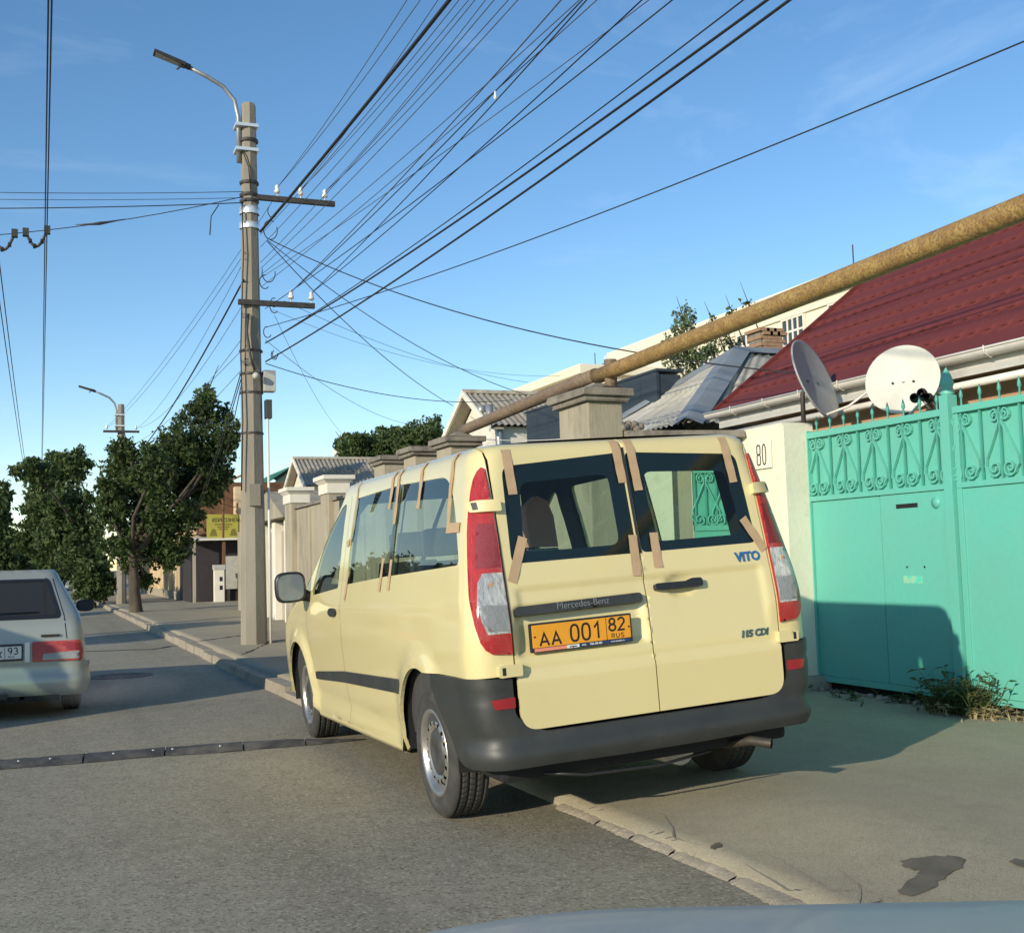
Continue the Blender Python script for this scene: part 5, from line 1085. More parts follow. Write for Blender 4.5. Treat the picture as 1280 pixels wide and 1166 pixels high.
for k in range(30):
    y = 6.2 + rng.random()*2.5; x = 6.36 + rng.random()*.1; s_ = .012 + rng.random()*.03
    tag(MB().lathe([(s_*.7, 0), (s_, s_*.4), (s_*.6, s_*.9), (.001, s_)], (x, y, float(pav_z(x, y)) - .004), n=6).build('rubble_stone', 'kerb'), 'small piece of rubble lying under the mint gate', 'stone', 'rubble under the gate')
# ------------------------------------------------------------------ satellite dishes
def dish(name, c, aim, r, mt, label, lnb=True, offset=.0):
    e = thing(name, c, label, 'satellite dish'); c = np.array(c, float); aim = np.array(aim, float); aim /= np.linalg.norm(aim)
    prof = [(.001, -.11*r), (r*.35, -.095*r), (r*.7, -.045*r), (r*.95, .01*r), (r, .025*r), (r*1.015, .015*r), (r*1.01, -.02*r), (r*.95, -.03*r), (r*.7, -.08*r), (r*.35, -.13*r), (.001, -.145*r)]
    MB().lathe(prof, c, aim, 40).build('reflector', mt, e); u = np.cross(aim, [0, 0, 1.]); u /= np.linalg.norm(u); up = np.cross(u, aim)
    for s_ in (-.28, .28): MB().lathe([(.012, 0), (.012, .006), (.001, .007)], c - aim*.085*r + u*s_*r - up*.02, aim, 8).build('rivet', 'darkmetal', e)
    MB().tube([c - aim*.14*r, c - aim*.35*r - [0, 0, .08], c - aim*.36*r - [0, 0, .75]], .025, 8).build('mast', 'darkmetal', e)
    if lnb:
        q = c - up*r*.92 - aim*.02; f = c + aim*r*.85 - up*r*.62
        a = MB().tube([q, q*.4 + f*.6 - up*.05, f], .012, 8).build('lnb_arm', 'gutter', e)
        for s_ in lnb if isinstance(lnb, tuple) else (0,): 
            p = f + u*s_*r; l_ = MB().lathe([(.02, -.10), (.022, -.02), (.034, 0), (.034, .04), (.001, .045)], p, -aim + up*.3, 10).build('lnb', 'black', a)
            if s_: MB().tube([f, p], .008, 6).build('lnb_bracket', 'darkmetal', a)
    return e
c1 = onx(1019, 474, 7.02); c2 = onx(1128, 474, 6.95)
d1 = dish('satellite_dish', c1, (.50, -.86, .34), .42, 'dishg', 'grey satellite dish in shade turned edge-on above the gatepost', False)
b1 = MB().tube([c1 + [-.02, -.1, -.38], c1 + [.15, -.30, -.30], c1 + [.30, -.55, -.12]], .012, 8).build('lnb_arm', 'gutter', d1); MB().tube([c1 + [.30, -.55, -.12], c1 + [.31, -.58, .0]], .03, 8).build('lnb', 'black', b1)
MB().tube([c1 + [.30, -.55, -.12], c1 + [.33, -.62, -.2], c1 + [.33, -.66, -.14], c1 + [.31, -.60, -.10]], .007, 6).build('white_cable', 'gutter', d1)
d2 = dish('satellite_dish', c2, (-.78, -.58, .26), .315, 'dish', 'cream round satellite dish facing the street above the mint gate', False)
f = onx(1150, 500, 6.72)
la = MB().tube([c2 + [-.1, -.1, -.38], f + [0, 0, -.03]], .012, 8).build('lnb_arm', 'gutter', d2)
for u_, v_ in ((1143, 497), (1152, 491), (1160, 497), (1190, 503)):
    q = onx(u_, v_, 6.72); MB().lathe([(.026, -.07), (.03, 0), (.042, .01), (.042, .05), (.001, .055)], q, (.7, .6, 0), 10).build('lnb', 'black', la); MB().tube([f, q], .008, 6).build('lnb_bracket', 'darkmetal', la)
for k in range(5): MB().tube([f + [.02*k, -.03*k, .02], f + [.05, -.05 - .04*k, -.08], f + [.08, .04*k, -.10], f + [.1, .10, -.13]], .006, 5).build('coax_cable', 'wire' if k % 2 else 'gutter', d2)
# ------------------------------------------------------------------ house with red metal tile roof
hs = thing('red_roof_house', (9.6, 6.5, .1), 'peach house with red metal tile roof behind the mint gate', 'house')
EXx, EZ, RX, RZ, Y0, Y1 = 7.50, 3.02, 10.15, 5.0, 1.2, 11.83
MB().box(7.95, 12.3, Y0 + .2, Y1 - .25, 0, 2.98).build('wall', 'peach', hs); MB().prism([(7.95, Y1 - .27, 2.9), (12.3, Y1 - .27, 2.9), (10.15, Y1 - .27, 4.85)], (0, -.1, 0)).build('gable_wall', 'peach', hs)
dn = np.array([EXx - RX, 0, EZ - RZ]); SL = np.linalg.norm(dn); dn /= SL; nr = np.array([-dn[2], 0, dn[0]])*-1; nr = nr if nr[2] > 0 else -nr
ny = int((Y1 - Y0)/.19*8); yy = np.linspace(Y0, Y1, ny); rows = 9; RL = SL/rows; sv = []
for k in range(rows): sv += [k*RL + .001, k*RL + RL*.3, k*RL + RL*.65, (k+1)*RL - .001]
G = np.zeros((len(sv), ny, 3)); wv = np.cos(2*PI*yy/.19)
for i, s_ in enumerate(sv):
    fr_ = (s_ % RL)/RL; h = .004 + .009*fr_ + .003*(wv*.5 + .5) ; sd = s_ + .022*(wv)*min(1, fr_*1.2)
    G[i] = np.array([RX, 0, RZ]) + np.outer(sd, dn) + np.outer(h, nr) + np.outer(yy, [0, 1, 0])
rf = MB().grid(G).build('roof', 'redroof', hs)
MB().prism([(RX, Y0, RZ - .02), (12.9, Y0, 2.95), (12.9, Y0, 2.88), (RX, Y0, RZ - .09)], (0, Y1 - Y0, 0)).build('rear_roof', 'redroof', rf)
MB().tube([(RX, Y0, RZ + .03), (RX, Y1, RZ + .03)], .07, 8).build('ridge_cap', 'redroof', rf)
vt = MB().prism([np.array([RX, Y1 - .02, RZ]) + nr*.05, np.array([EXx, Y1 - .02, EZ]) + nr*.05, np.array([EXx, Y1 - .02, EZ]) - nr*.10, np.array([RX, Y1 - .02, RZ]) - nr*.10], (0, .05, 0)); vt.build('verge_board', 'redroof', rf)
gt = MB(); G = np.zeros((2, 9, 3))
for j, t in enumerate(np.linspace(180, 360, 9)):
    for i, y in enumerate((Y0, Y1 + .1)): G[i, j] = (EXx - .05 + .07*math.cos(R_(t)), y, EZ - .02 + .07*math.sin(R_(t)))
gt.grid(G); gt.tube([(EXx - .12, Y0, EZ - .02), (EXx - .12, Y1 + .1, EZ - .02)], .012, 6); gut = gt.build('gutter', 'gutter', hs)
for y in np.arange(Y0 + .4, Y1, .65): MB().tube([(EXx - .125, y, EZ), (EXx - .125, y, EZ - .06), (EXx - .05, y, EZ - .10), (EXx + .04, y, EZ - .04)], .007, 5).build('gutter_bracket', 'gutter', gut)
MB().box(EXx + .03, EXx + .06, Y0, Y1, EZ - .20, EZ - .03).build('fascia', 'gutter', hs); MB().box(EXx + .062, 7.95, Y0, Y1, EZ - .16, EZ - .13).build('soffit', 'soffit', hs)
MB().tube([(EXx - .02, 6.4, EZ - .28), (EXx - .02, Y1 - .3, EZ - .30)], .035, 8).build('wall_pipe', 'gutter', hs)
# ------------------------------------------------------------------ grey hipped roof house
def corr(o, along, down, pitch=.15, amp=.022, rows=2, shape=None):
    """corrugated sheet roof slope: o top corner, along the ridge, down the slope; shape(t)-> (start, end) fraction along at depth t"""
    o, along, down = np.array(o, float), np.array(along, float), np.array(down, float); La = np.linalg.norm(along); Ld = np.linalg.norm(down); n = np.cross(along, down); n /= np.linalg.norm(n); n = n if n[2] > 0 else -n
    m_ = max(8, int(La/pitch*6)); aa = np.linspace(0, 1, m_); sv = []
    for k in range(rows): sv += [(k + .001)/rows, (k + .5)/rows, (k + .999)/rows]
    G = np.zeros((len(sv), m_, 3))
    for i, t in enumerate(sv):
        s0, s1 = shape(t) if shape else (0, 1); a_ = s0 + (s1 - s0)*aa; h = amp*np.cos(2*PI*a_*La/pitch) + .03*((t*rows) % 1)
        G[i] = o + np.outer(a_, along) + down*t + np.outer(h, n)
    return MB().grid(G)
gh = thing('grey_hip_house', (9.9, 15.3, .1), 'house with pale corrugated hipped roof beyond the red roof', 'house')
ap = np.array([10.1, 15.3, 4.47]); zE = 3.08; e0, e1 = 13.45, 17.15; ex = 8.05
MB().box(8.4, 12.4, 13.8, 16.8, 0, 3.0).build('wall', 'bldwhite', gh)
# street-facing hip (triangle) and the two slopes
dn = np.array([ex, 15.3, zE]) - ap
G = corr(np.array([ap[0], e0, ap[2]]), (0, e1 - e0, 0), np.array([ex - ap[0], 0, zE - ap[2]]), rows=2, shape=lambda t: (.5 - .5*t, .5 + .5*t)); hr = G.build('street_slope', 'slate2', gh)
corr((ap[0], ap[1], ap[2]), (2.6, 0, 0), (0, e0 - ap[1], zE - ap[2]), rows=2, shape=lambda t: ((ex - ap[0])/2.6*t, 1.)).build('near_slope', 'slate2', gh)
corr((ap[0], ap[1], ap[2]), (2.6, 0, 0), (0, e1 - ap[1], zE - ap[2]), rows=2, shape=lambda t: ((ex - ap[0])/2.6*t, 1.)).build('far_slope', 'slate2', gh)
def flashing(a, b2, w, nm='hip_flashing'):
    a, b2 = np.array(a, float), np.array(b2, float); t = (b2 - a)/np.linalg.norm(b2 - a); s_ = np.cross(t, [0, 0, 1.]); s_ /= np.linalg.norm(s_); up = np.cross(s_, t); up = up if up[2] > 0 else -up
    G = np.zeros((2, 5, 3))
    for i, p in enumerate((a, b2)):
        for k, (c_, h) in enumerate(((-1, -.02), (-.3, .06), (0, .085), (.3, .06), (1, -.02))): G[i, k] = p + s_*w*c_ + up*h
    return MB().grid(G, False).build(nm, 'flash', gh)
flashing(ap, (ex, e0, zE), .22); flashing(ap, (ex, e1, zE), .13); flashing(ap + [-.05, 0, 0], ap + [2.6, 0, 0], .13, 'ridge_flashing')
ch = thing('brick_chimney', (11.2, 16.4, 4.0), 'short brick chimney standing behind the pale hipped roof', 'chimney')
cc = ony(965, 437, 16.4); 
for k in range(8):
    for j in range(3):
        x0 = cc[0] - .22 + (.0 if k % 2 else .07); o_ = .03 if k >= 6 else 0
        MB().box(x0 - o_ + j*.145, x0 + o_ + j*.145 + .138, 16.4 - o_, 16.8 + o_, cc[2] - .12 + k*.062, cc[2] - .12 + k*.062 + .056).build('brick', 'brick', ch)
MB().box(cc[0] - .2, cc[0] + .24, 16.43, 16.78, 3.6, cc[2] + .36).build('flue', 'cap', ch)
# ------------------------------------------------------------------ dark clad box building, pale blocks
dk = thing('dark_clad_building', (10.5, 18.6, .1), 'flat slate-blue clad building wall between corrugated roofs', 'building')
n = 10
for k in range(n): MB().box(9.0, 9.05, 15.9 + k*.53, 15.9 + (k+1)*.53 - .006, 0, 4.22).build('cladding_panel', 'darkwall', dk)
MB().box(9.06, 9.45, 15.92, 21.2, 0, 4.18).build('wall', 'darkwall', dk); MB().box(8.98, 9.48, 15.85, 21.25, 4.222, 4.26).build('parapet_cap', 'darkwall', dk)
def window(par, x, y0, y1, z0, z1, nx=3, nz=2, fm='whitep'):
    f = MB().box(x - .03, x + .05, y0, y1, z0, z1).build('window', 'winpane', par); t = .05
    fr_ = MB()
    for (a, b2, c_, d_) in ((y0 - t, y1 + t, z0 - t, z0), (y0 - t, y1 + t, z1, z1 + t), (y0 - t, y0, z0, z1), (y1, y1 + t, z0, z1)): fr_.box(x - .06, x + .02, a, b2, c_, d_)
    fr_.build('window_frame', fm, f)
    for k in range(1, nx): yy_ = y0 + (y1 - y0)*k/nx; MB().box(x - .055, x - .032, yy_ - .03, yy_ + .03, z0, z1).build('glazing_bar', fm, f)
    for k in range(1, nz): zz = z0 + (z1 - z0)*k/nz; MB().box(x - .052, x - .033, y0, y1, zz - .03, zz + .03).build('glazing_bar', fm, f)
wb = thing('white_block', (24, 31, 0), 'long cream rendered block with barred windows behind the houses', 'building')
MB().box(20, 30, 23.6, 33.0, 0, 8.42).build('wall', 'bldwhite', wb); MB().box(19.75, 30.2, 23.4, 33.2, 8.32, 8.62).build('cornice', 'bldwhite', wb); MB().box(19.85, 30.1, 23.5, 33.1, 8.622, 8.82).build('parapet', 'bldwhite', wb)
MB().box(20.003, 29, 33.01, 38.5, 0, 8.55).build('lower_wing', 'bldwhite', wb); MB().box(19.8, 29.2, 33.21, 38.7, 8.56, 8.95).build('wing_cornice', 'bldwhite', wb)
for y in (26.75, 24.6, 29.1, 31.3): window(wb, 19.97, y, y + .98, 7.25, 7.95, 4, 2)
for y in (34.2, 36.2): window(wb, 19.97, y, y + .9, 6.7, 7.6, 3, 2)
for y in (26.75, 24.6, 29.1, 31.3): window(wb, 19.97, y, y + .98, 4.6, 5.6, 4, 2)
for zz in (8.02,): MB().box(19.93, 19.998, 23.6, 32.9, zz, zz + .08).build('string_course', 'bldwhite', wb)
MB().tube([(22, 27, 9), (22, 27, 10.2)], .02, 6).build('aerial', 'darkmetal', wb)
w2 = thing('cream_block', (19, 33.6, 0), 'smaller cream flat-roofed block above the corrugated gable house', 'building')
MB().box(15, 22, 30.9, 36.3, 0, 6.75).build('wall', 'bldwhite', w2); MB().box(14.8, 22.2, 30.7, 36.5, 6.75, 7.05, .03).build('cornice', 'bldwhite', w2); MB().box(14.88, 22.1, 30.8, 40, 6.2, 6.5).build('string_course', 'bldwhite', w2); MB().box(15.4, 22, 36.3, 40.5, 0, 6.6).build('rear_wing', 'bldwhite', w2)
ae = onx(757, 455, 16); MB().tube([ae + [0, 0, -.5], ae + [0, 0, .25]], .03, 6).build('aerial', 'whitep', w2); MB().tube([ae + [0, -.3, 0], ae + [0, .3, 0]], .04, 6).build('aerial_crossbar', 'darkmetal', w2); ae = onx(744, 455, 16); MB().tube([ae + [0, 0, -.3], ae + [0, 0, .35]], .015, 6).build('aerial', 'darkmetal', w2)
# ------------------------------------------------------------------ gabled houses
def gable_house(name, x, yc, hw, za, ze, depth, label, mt='slate', over=.35, extra=False, rows=2, wallm='whitep'):
    e = thing(name, (x + depth/2, yc, 0), label, 'house'); sl = (za - ze)/hw
    wz = ze + .02
    MB().box(x + over, x + depth, yc - hw + .25, yc + hw - .25, 0, wz).build('wall', wallm, e); MB().prism([(x + over, yc - hw + .25, wz), (x + over, yc + hw - .25, wz), (x + over, yc, za - .12)], (.15, 0, 0)).build('gable', wallm, e)
    for sg in (-1, 1):
        corr((x, yc, za), (depth, 0, 0), (0, sg*hw, ze - za), rows=rows).build('roof_slope', mt, e)
        p = [(x - .02, yc, za + .06), (x - .02, yc + sg*(hw + .05), ze + .02), (x - .02, yc + sg*(hw + .05), ze - .13), (x - .02, yc, za - .10)]
        MB().prism(p, (.05, 0, 0)).build('bargeboard', wallm, e)
        MB().prism([(x + .03, yc, za - .06), (x + .03, yc + sg*hw, ze - .05), (x + .03, yc + sg*hw, ze - .07), (x + .03, yc, za - .08)], (over - .03, 0, 0)).build('soffit', 'wallconc', e)
    MB().tube([(x, yc, za + .03), (x + depth, yc, za + .03)], .06, 6).build('ridge_tile', mt, e)
    return e
g1 = gable_house('gable_house', 9.0, 24.9, 1.62, 5.17, 4.22, 5.0, 'white gabled house with brown corrugated roof and steel flue')
fl = onx(612, 532, 9.2); MB().tube([fl + [0, 0, .45], fl + [0, -.05, .2], fl + [.1, -.3, -.1], fl + [.1, -.35, -1.2]], .09, 10).build('flue_pipe', 'galv', g1); MB().tube([onx(602, 518, 9.1), onx(602, 518, 9.1) + [0, 0, .2]], .10, 8).build('flue_cowl', 'galv', g1)
gx2 = 8.0; g2 = gable_house('gable_house', gx2, 39.4, 1.85, 4.95, 3.9, 9, 'white gabled house with striped corrugated roof past the white-capped pillars', 'slate', .3)
gr = thing('green_roof_house', (10, 50, 0), 'house with small green metal roof behind the utility pole', 'house')
MB().box(7.4, 12, 47.2, 52, 0, 3.6).build('wall', 'bldwhite', gr); corr((9.6, 46.8, 5.4), (0, 6, 0), (-2.6, 0, -1.7), .25, .02, 1).build('roof', 'greenroof', gr); corr((9.6, 46.8, 5.4), (0, 6, 0), (2.6, 0, -1.7), .25, .02, 1).build('rear_roof', 'greenroof', gr); MB().prism([(7.4, 47.3, 3.6), (12, 47.3, 3.6), (9.6, 47.3, 5.3)], (0, .1, 0)).build('gable', 'bldwhite', gr)
tw_ = onx(418, 575, 26); ft = thing('white_tower_block', (tw_[0] + 1, tw_[1], 0), 'pale far-off tower block peeping above the corrugated roof', 'building')
MB().box(26, 30, tw_[1] - 6.2, tw_[1] + .6, 0, tw_[2] + 1.1).build('wall', 'whitep', ft)
for k in range(4): MB().box(25.93, 25.98, tw_[1] - 5.5 + k*1.5, tw_[1] - 4.8 + k*1.5, tw_[2] - .6, tw_[2] + .5).build('window', 'winpane', ft)
# garage entrance between fence end and the kiosk
ga = thing('garage_entrance', (5.2, 27, .1), 'pale garage entrance with small pitched canopy at the end of the fence', 'garage')
for y in (24.6, 26.0, 27.6): MB().box(4.85, 5.2, y, y + .35, 0, 2.3, .01).build('door_pillar', 'whitep', ga)
MB().box(5.0, 5.1, 24.96, 25.99, 0, 2.1).build('garage_door', 'wallconc', ga); MB().box(5.0, 5.1, 26.36, 27.59, 0, 2.1).build('garage_door', 'wallconc', ga)
MB().prism([(4.7, 24.2, 2.35), (4.7, 28.2, 2.35), (4.7, 26.2, 3.0)], (1.6, 0, 0)).build('canopy', 'wallconc', ga); MB().box(5.12, 8, 24.3, 33, 0, 2.3).build('wall', 'wallconc', ga)
# ------------------------------------------------------------------ kiosk with yellow sign, pale building, wooden canopy
ks = thing('kiosk', (6.4, 42.6, .1), 'open-fronted kiosk coloured dark as shade with steel posts under a yellow sign', 'kiosk')
MB().box(4.95, 8.2, 42.4, 46, 0, 2.25).build('shaded_opening', 'doorshade', ks); MB().hexa([(4.7, 41.6, 2.28), (8.3, 41.6, 2.28), (8.3, 46, 2.45), (4.7, 46, 2.45), (4.7, 41.6, 2.35), (8.3, 41.6, 2.35), (8.3, 46, 2.52), (4.7, 46, 2.52)]).build('roof_sheet', 'gutter', ks)  # near-black front stands in for the shade inside the kiosk's open doorway
for x in (4.98, 6.0, 8.0): MB().box(x - .05, x + .05, 41.7, 41.8, .05, 2.27).build('steel_post', 'wallconc' if x < 5.5 else 'rustwall', ks)
cbm = ony(274, 733, 41.5); cab = thing('electric_cabinet', (cbm[0], 41.5, .12), 'slim white electric cabinet with two dark openings beside kiosk', 'cabinet'); cx = cbm[0]
MB().box(cx - .17, cx + .17, 41.4, 41.7, .1, 1.25, .01).build('cabinet_body', 'whitep', cab); MB().box(cx - .20, cx + .20, 41.38, 41.72, 1.252, 1.42, .01).build('cabinet_hood', 'greybox', cab)
for z in (.55, .85): MB().box(cx + .0, cx + .1, 41.392, 41.399, z, z + .15).build('opening', 'seam', cab)
pn = thing('grey_notice_panel', (6.6, 42.2, .8), 'pale grey metal panel leaning on the dark kiosk front', 'panel'); MB().box(6.13, 7.1, 42.25, 42.36, .55, 1.72, .01).build('panel_sheet', 'greybox', pn); MB().box(6.2, 6.28, 42.27, 42.35, .1, .55).build('leg', 'darkmetal', pn); MB().box(6.9, 6.98, 42.27, 42.35, .1, .55).build('leg', 'darkmetal', pn)
sg0, sg1 = ony(258, 643, 42.3), ony(299, 672, 42.3)
sn = thing('yellow_sign', (6.0, 42.2, 2.4), 'yellow shop sign with black lettering above the dark kiosk', 'sign'); so_ = WLOC['yellow_sign']
MB().box(sg0[0], sg1[0], 42.2, 42.26, sg1[2], sg0[2]).build('sign_board', 'signy', sn); xm = (sg0[0] + sg1[0])/2
put_text('lettering', 'КЕРГОЗНЕМ', .19, 'signink', sn, (xm + .1 - so_.x, 42.193 - so_.y, sg0[2] - .22 - so_.z), (1, 0, 0), (0, 0, 1), sx=.85)
for k, (z, w) in enumerate(((.36, .6), (.45, .42), (.53, .3))): MB().box(xm - w/2, xm + w/2, 42.19, 42.198, sg0[2] - z - .02, sg0[2] - z + .02).build('small_print', 'signfaint', sn)
for x in (sg0[0] + .22, sg1[0] - .22): MB().prism([(x - .13, 42.196, sg1[2] + .08), (x + .13, 42.196, sg1[2] + .08), (x + .05, 42.196, sg1[2] + .32), (x - .05, 42.196, sg1[2] + .32)], (0, -.006, 0)).build('printed_picture', 'signfaint', sn)
for x in (sg0[0] + .1, sg1[0] - .05): MB().box(x - .03, x + .03, 42.27, 42.33, 2.3, sg0[2] + .4).build('sign_post', 'rustwall', sn)
bw = thing('boarded_upper_storey', (7, 45, 2.5), 'brown boarded upper storey with slanting timber canopy above yellow sign', 'shed')
MB().box(5.6, 8.6, 44.2, 47, 2.6, 4.5).build('wall', 'rustwall', bw)
a, b2 = ony(252, 616, 41.6), ony(303, 592, 41.6)
for k in range(4): o_ = np.array([0, .28*k, .0]); MB().prism([a + o_, b2 + o_, b2 + o_ + [0, 0, -.09], a + o_ + [0, 0, -.09]], (0, .26, 0)).build('canopy_board', 'wood', bw)
MB().tube([ony(279, 604, 41.8), ony(279, 752, 41.8)], .04, 6).build('canopy_prop', 'rustwall', bw)
MB().box(6.7, 7.6, 43.6, 44.1, 2.6, 4.3).build('side_wall', 'yellowwall', bw)
yw = thing('pale_yellow_building', (6.5, 54, .1), 'pale yellow building with pilasters behind the street tree', 'building')
MB().box(4.95, 8, 46.2, 66, 0, 3.1).build('wall', 'yellowwall', yw); MB().box(4.85, 8.1, 46.1, 66, 3.1, 3.3).build('cornice', 'whitep', yw); MB().box(4.88, 4.948, 46.2, 66, 0, .45).build('plinth', 'wallconc', yw)
for k in range(9): y = 46.25 + k*2.2; MB().box(4.84, 4.949, y, y + .35, .46, 3.09).build('pilaster', 'yellowwall', yw)
MB().box(4.9, 8, 46.21, 46.19, 0, .1).build('step', 'wallconc', yw) if False else None
# ------------------------------------------------------------------ yellow gas pipe
gpz = lambda y: 3.185 - .020*(y - 4.) if y < 10 else 3.065 - .028*(y - 10.)
pp_ = thing('gas_pipe', (4.98, 10, 2.7), 'yellow painted gas pipe running over the fence pillars and gateway', 'pipe')
MB().tube([(4.98, y, gpz(y)) for y in np.linspace(-3, 9.95, 24)], .072, 16).build('painted_pipe', 'pipe', pp_); MB().tube([(4.97, y, gpz(y) + .02) for y in np.linspace(9.96, 13.9, 10)], .066, 14).build('weathered_pipe', 'pipe_old', pp_)
MB().tube([(5.0, 9.70, 2.89), (5.0, 9.70, 3.19)], .06, 12).build('support_post', 'pipe_old', pp_); MB().box(4.90, 5.08, 9.64, 9.76, 2.90, 2.93).build('support_bracket', 'darkmetal', pp_)
# thin wire along the wall tops
wire(onx(595, 548, 5.3), onx(700, 549, 5.2), .02, .006, 'thin line strung between pillars below the gas pipe', None, 'gutter', 'clothes_line')
# ------------------------------------------------------------------ across the road (seen mirrored in the van windows)
ow = thing('opposite_wall', (-9, 40, 0), 'low pale wall across the road', 'wall'); MB().box(-9.2, -9, 26, 62, 0, 1.5).build('wall_body', 'whitep', ow)
oh = thing('opposite_house', (-14, 62, 0), 'white house across the road', 'house'); MB().box(-18, -11, 52, 66, 0, 4.2).build('wall', 'whitep', oh); MB().prism([(-18.4, 51.7, 4.2), (-10.6, 51.7, 4.2), (-14.5, 51.7, 5.6)], (0, 14.6, 0)).build('roof', 'slate', oh); MB().box(-11, -10.97, 54, 55.2, 1.2, 2.6).build('window', 'winpane', oh); MB().box(-11, -10.97, 58, 59.2, 1.2, 2.6).build('window', 'winpane', oh)
# ------------------------------------------------------------------ trees
def leaves(mb, blobs, n, size, r, flat=.5):
    """many small leaf faces, thickest near the skin of each branch clump"""
    w = np.array([b[3]*b[4]*b[5] for b in blobs]); w = w**.8; w /= w.sum(); V = []; Fc = []
    cnt = r.multinomial(n, w)
    for b, k in zip(blobs, cnt):
        d = r.normal(0, 1, (k, 3)); d /= np.linalg.norm(d, axis=1, keepdims=True); rad = r.random((k, 1))**.45
        wob = 1 + .28*np.sin(d[:, :1]*5 + b[0]*3) * np.cos(d[:, 1:2]*6 + b[2]*2) + .18*np.sin(d[:, 2:]*11 + b[1])
        c = np.array(b[:3]) + d*rad*wob*np.array(b[3:6])
        u = r.normal(0, 1, (k, 3)); u /= np.linalg.norm(u, axis=1, keepdims=True); v = np.cross(u, r.normal(0, 1, (k, 3))); v /= np.linalg.norm(v, axis=1, keepdims=True) + 1e-9
        s = size*(.55 + .9*r.random((k, 1))); a = c - u*s; b2 = c + v*s*flat; c2 = c + u*s - np.array([0, 0, 1])*s*.25; d2 = c - v*s*flat
        base = len(V)*0
        Q = np.stack([a, b2, c2, d2], 1).reshape(-1, 3); i0 = len(mb.v); mb.v.extend(map(tuple, Q.tolist()))
        mb.f.extend([(i0 + 4*i, i0 + 4*i + 1, i0 + 4*i + 2, i0 + 4*i + 3) for i in range(k)]); mb.sm.extend([False]*k)
    return mb
def tree(name, base, h_trunk, r_trunk, blobs, n, size, mt, label, group=None, seed=1, cat='tree'):
    r = np.random.default_rng(seed); b = np.array(base, float); e = thing(name, base, label, cat, group)
    top = b + [r.normal(0, .15), r.normal(0, .15), h_trunk]
    tr = MB().tube([b + [0, 0, -.1], b + [0, 0, .08], b + (top - b)*.3 + [r.normal(0, .05), 0, 0], b + (top - b)*.7, top], [r_trunk*1.5, r_trunk*1.15, r_trunk, r_trunk*.85, r_trunk*.7], 10); 
    for bl in blobs:
        q = np.array(bl[:3]); mid = top + (q - top)*.5 + r.normal(0, .2, 3); st = b + (top - b)*(.7 + .3*r.random())
        tr.tube([st, mid, q, q + (q - mid)*.35], [r_trunk*.45, r_trunk*.3, r_trunk*.15, r_trunk*.05], 6)
        for k in range(4):
            d = r.normal(0, 1, 3); d /= np.linalg.norm(d); tr.tube([mid*.4 + q*.6, q + d*np.array(bl[3:6])*.55, q + d*np.array(bl[3:6])*.95], [r_trunk*.13, r_trunk*.07, r_trunk*.03], 4)
    tr.build('trunk', 'bark', e)
    full = []
    for bl in blobs:                                   # each limb ends in a few loose sprays, so the outline stays ragged
        full.append((bl[0], bl[1], bl[2], bl[3]*.97, bl[4]*.97, bl[5]*.97))
        for k in range(6):
            d = r.normal(0, 1, 3); d /= np.linalg.norm(d); f_ = .24 + .18*r.random(); c_ = np.array(bl[:3]) + d*np.array(bl[3:6])*1.05; full.append((*c_, bl[3]*f_, bl[4]*f_, bl[5]*f_*1.1))
    lv = leaves(MB(), full, n, size, r); lv.build('crown', mt, e); return e
def px_blobs(Y, items, dj=.8, seed=0):
    """clumps given where the photo shows them, at the distance Y of the tree they grow on"""
    r = np.random.default_rng(seed); out = []
    for u, v, ru, rv in items:
        y = Y + r.normal(0, dj); p = ony(u, v, y); s = y/math.cos(ST)*math.cos(ST)/F*1.02*(1/math.cos(.33)); s = np.linalg.norm(p - CC)/F
        out.append((p[0], p[1], p[2], ru*s, .5*(ru + rv)*s*1.1, rv*s))
    return out
t1 = onz(170, 765, .13)
tree('street_tree', (t1[0], t1[1], .12), 1.9, .16, px_blobs(35.2, [(256, 518, 24, 28), (228, 556, 30, 30), (268, 566, 26, 34), (192, 590, 28, 30), (232, 608, 32, 34), (152, 592, 26, 32), (136, 634, 24, 28), (184, 632, 38, 34), (205, 575, 26, 24), (212, 655, 36, 28), (262, 600, 22, 26), (160, 684, 30, 24), (205, 692, 26, 18), (285, 545, 14, 22), (258, 494, 10, 12), (180, 726, 14, 12), (160, 560, 12, 14)], .9, 2), 34000, .072, 'leafA', 'tall dark leafy street tree at the pavement edge beyond the lamp pole', seed=5)
t2 = onz(120, 752, .12)
tree('street_tree', (2.3, 49.0, .1), 2.2, .17, px_blobs(49, [(70, 592, 34, 20), (44, 590, 22, 16), (92, 580, 18, 16), (80, 628, 24, 20), (98, 655, 28, 30), (72, 672, 28, 22), (98, 700, 28, 24)], 1.2, 3), 16000, .10, 'leafB', 'lighter green street tree arching over the road past the tall tree', seed=8)
tree('street_tree', (2.0, 58., .1), 2.0, .15, px_blobs(58, [(60, 640, 30, 30), (45, 672, 30, 24), (80, 690, 30, 26), (110, 700, 20, 26)], 1.5, 4), 12000, .12, 'leafA', 'dark street tree partly hidden behind the lighter arching tree', seed=9)
bsh = px_blobs(44.5, [(118, 722, 20, 22), (110, 735, 16, 14), (127, 735, 14, 14)], .3, 5)
tree('roadside_bush', (bsh[0][0], 44.5, .1), .5, .06, bsh, 7000, .075, 'leafB', 'rounded green bush at the kerb under the street trees', seed=10, cat='bush')
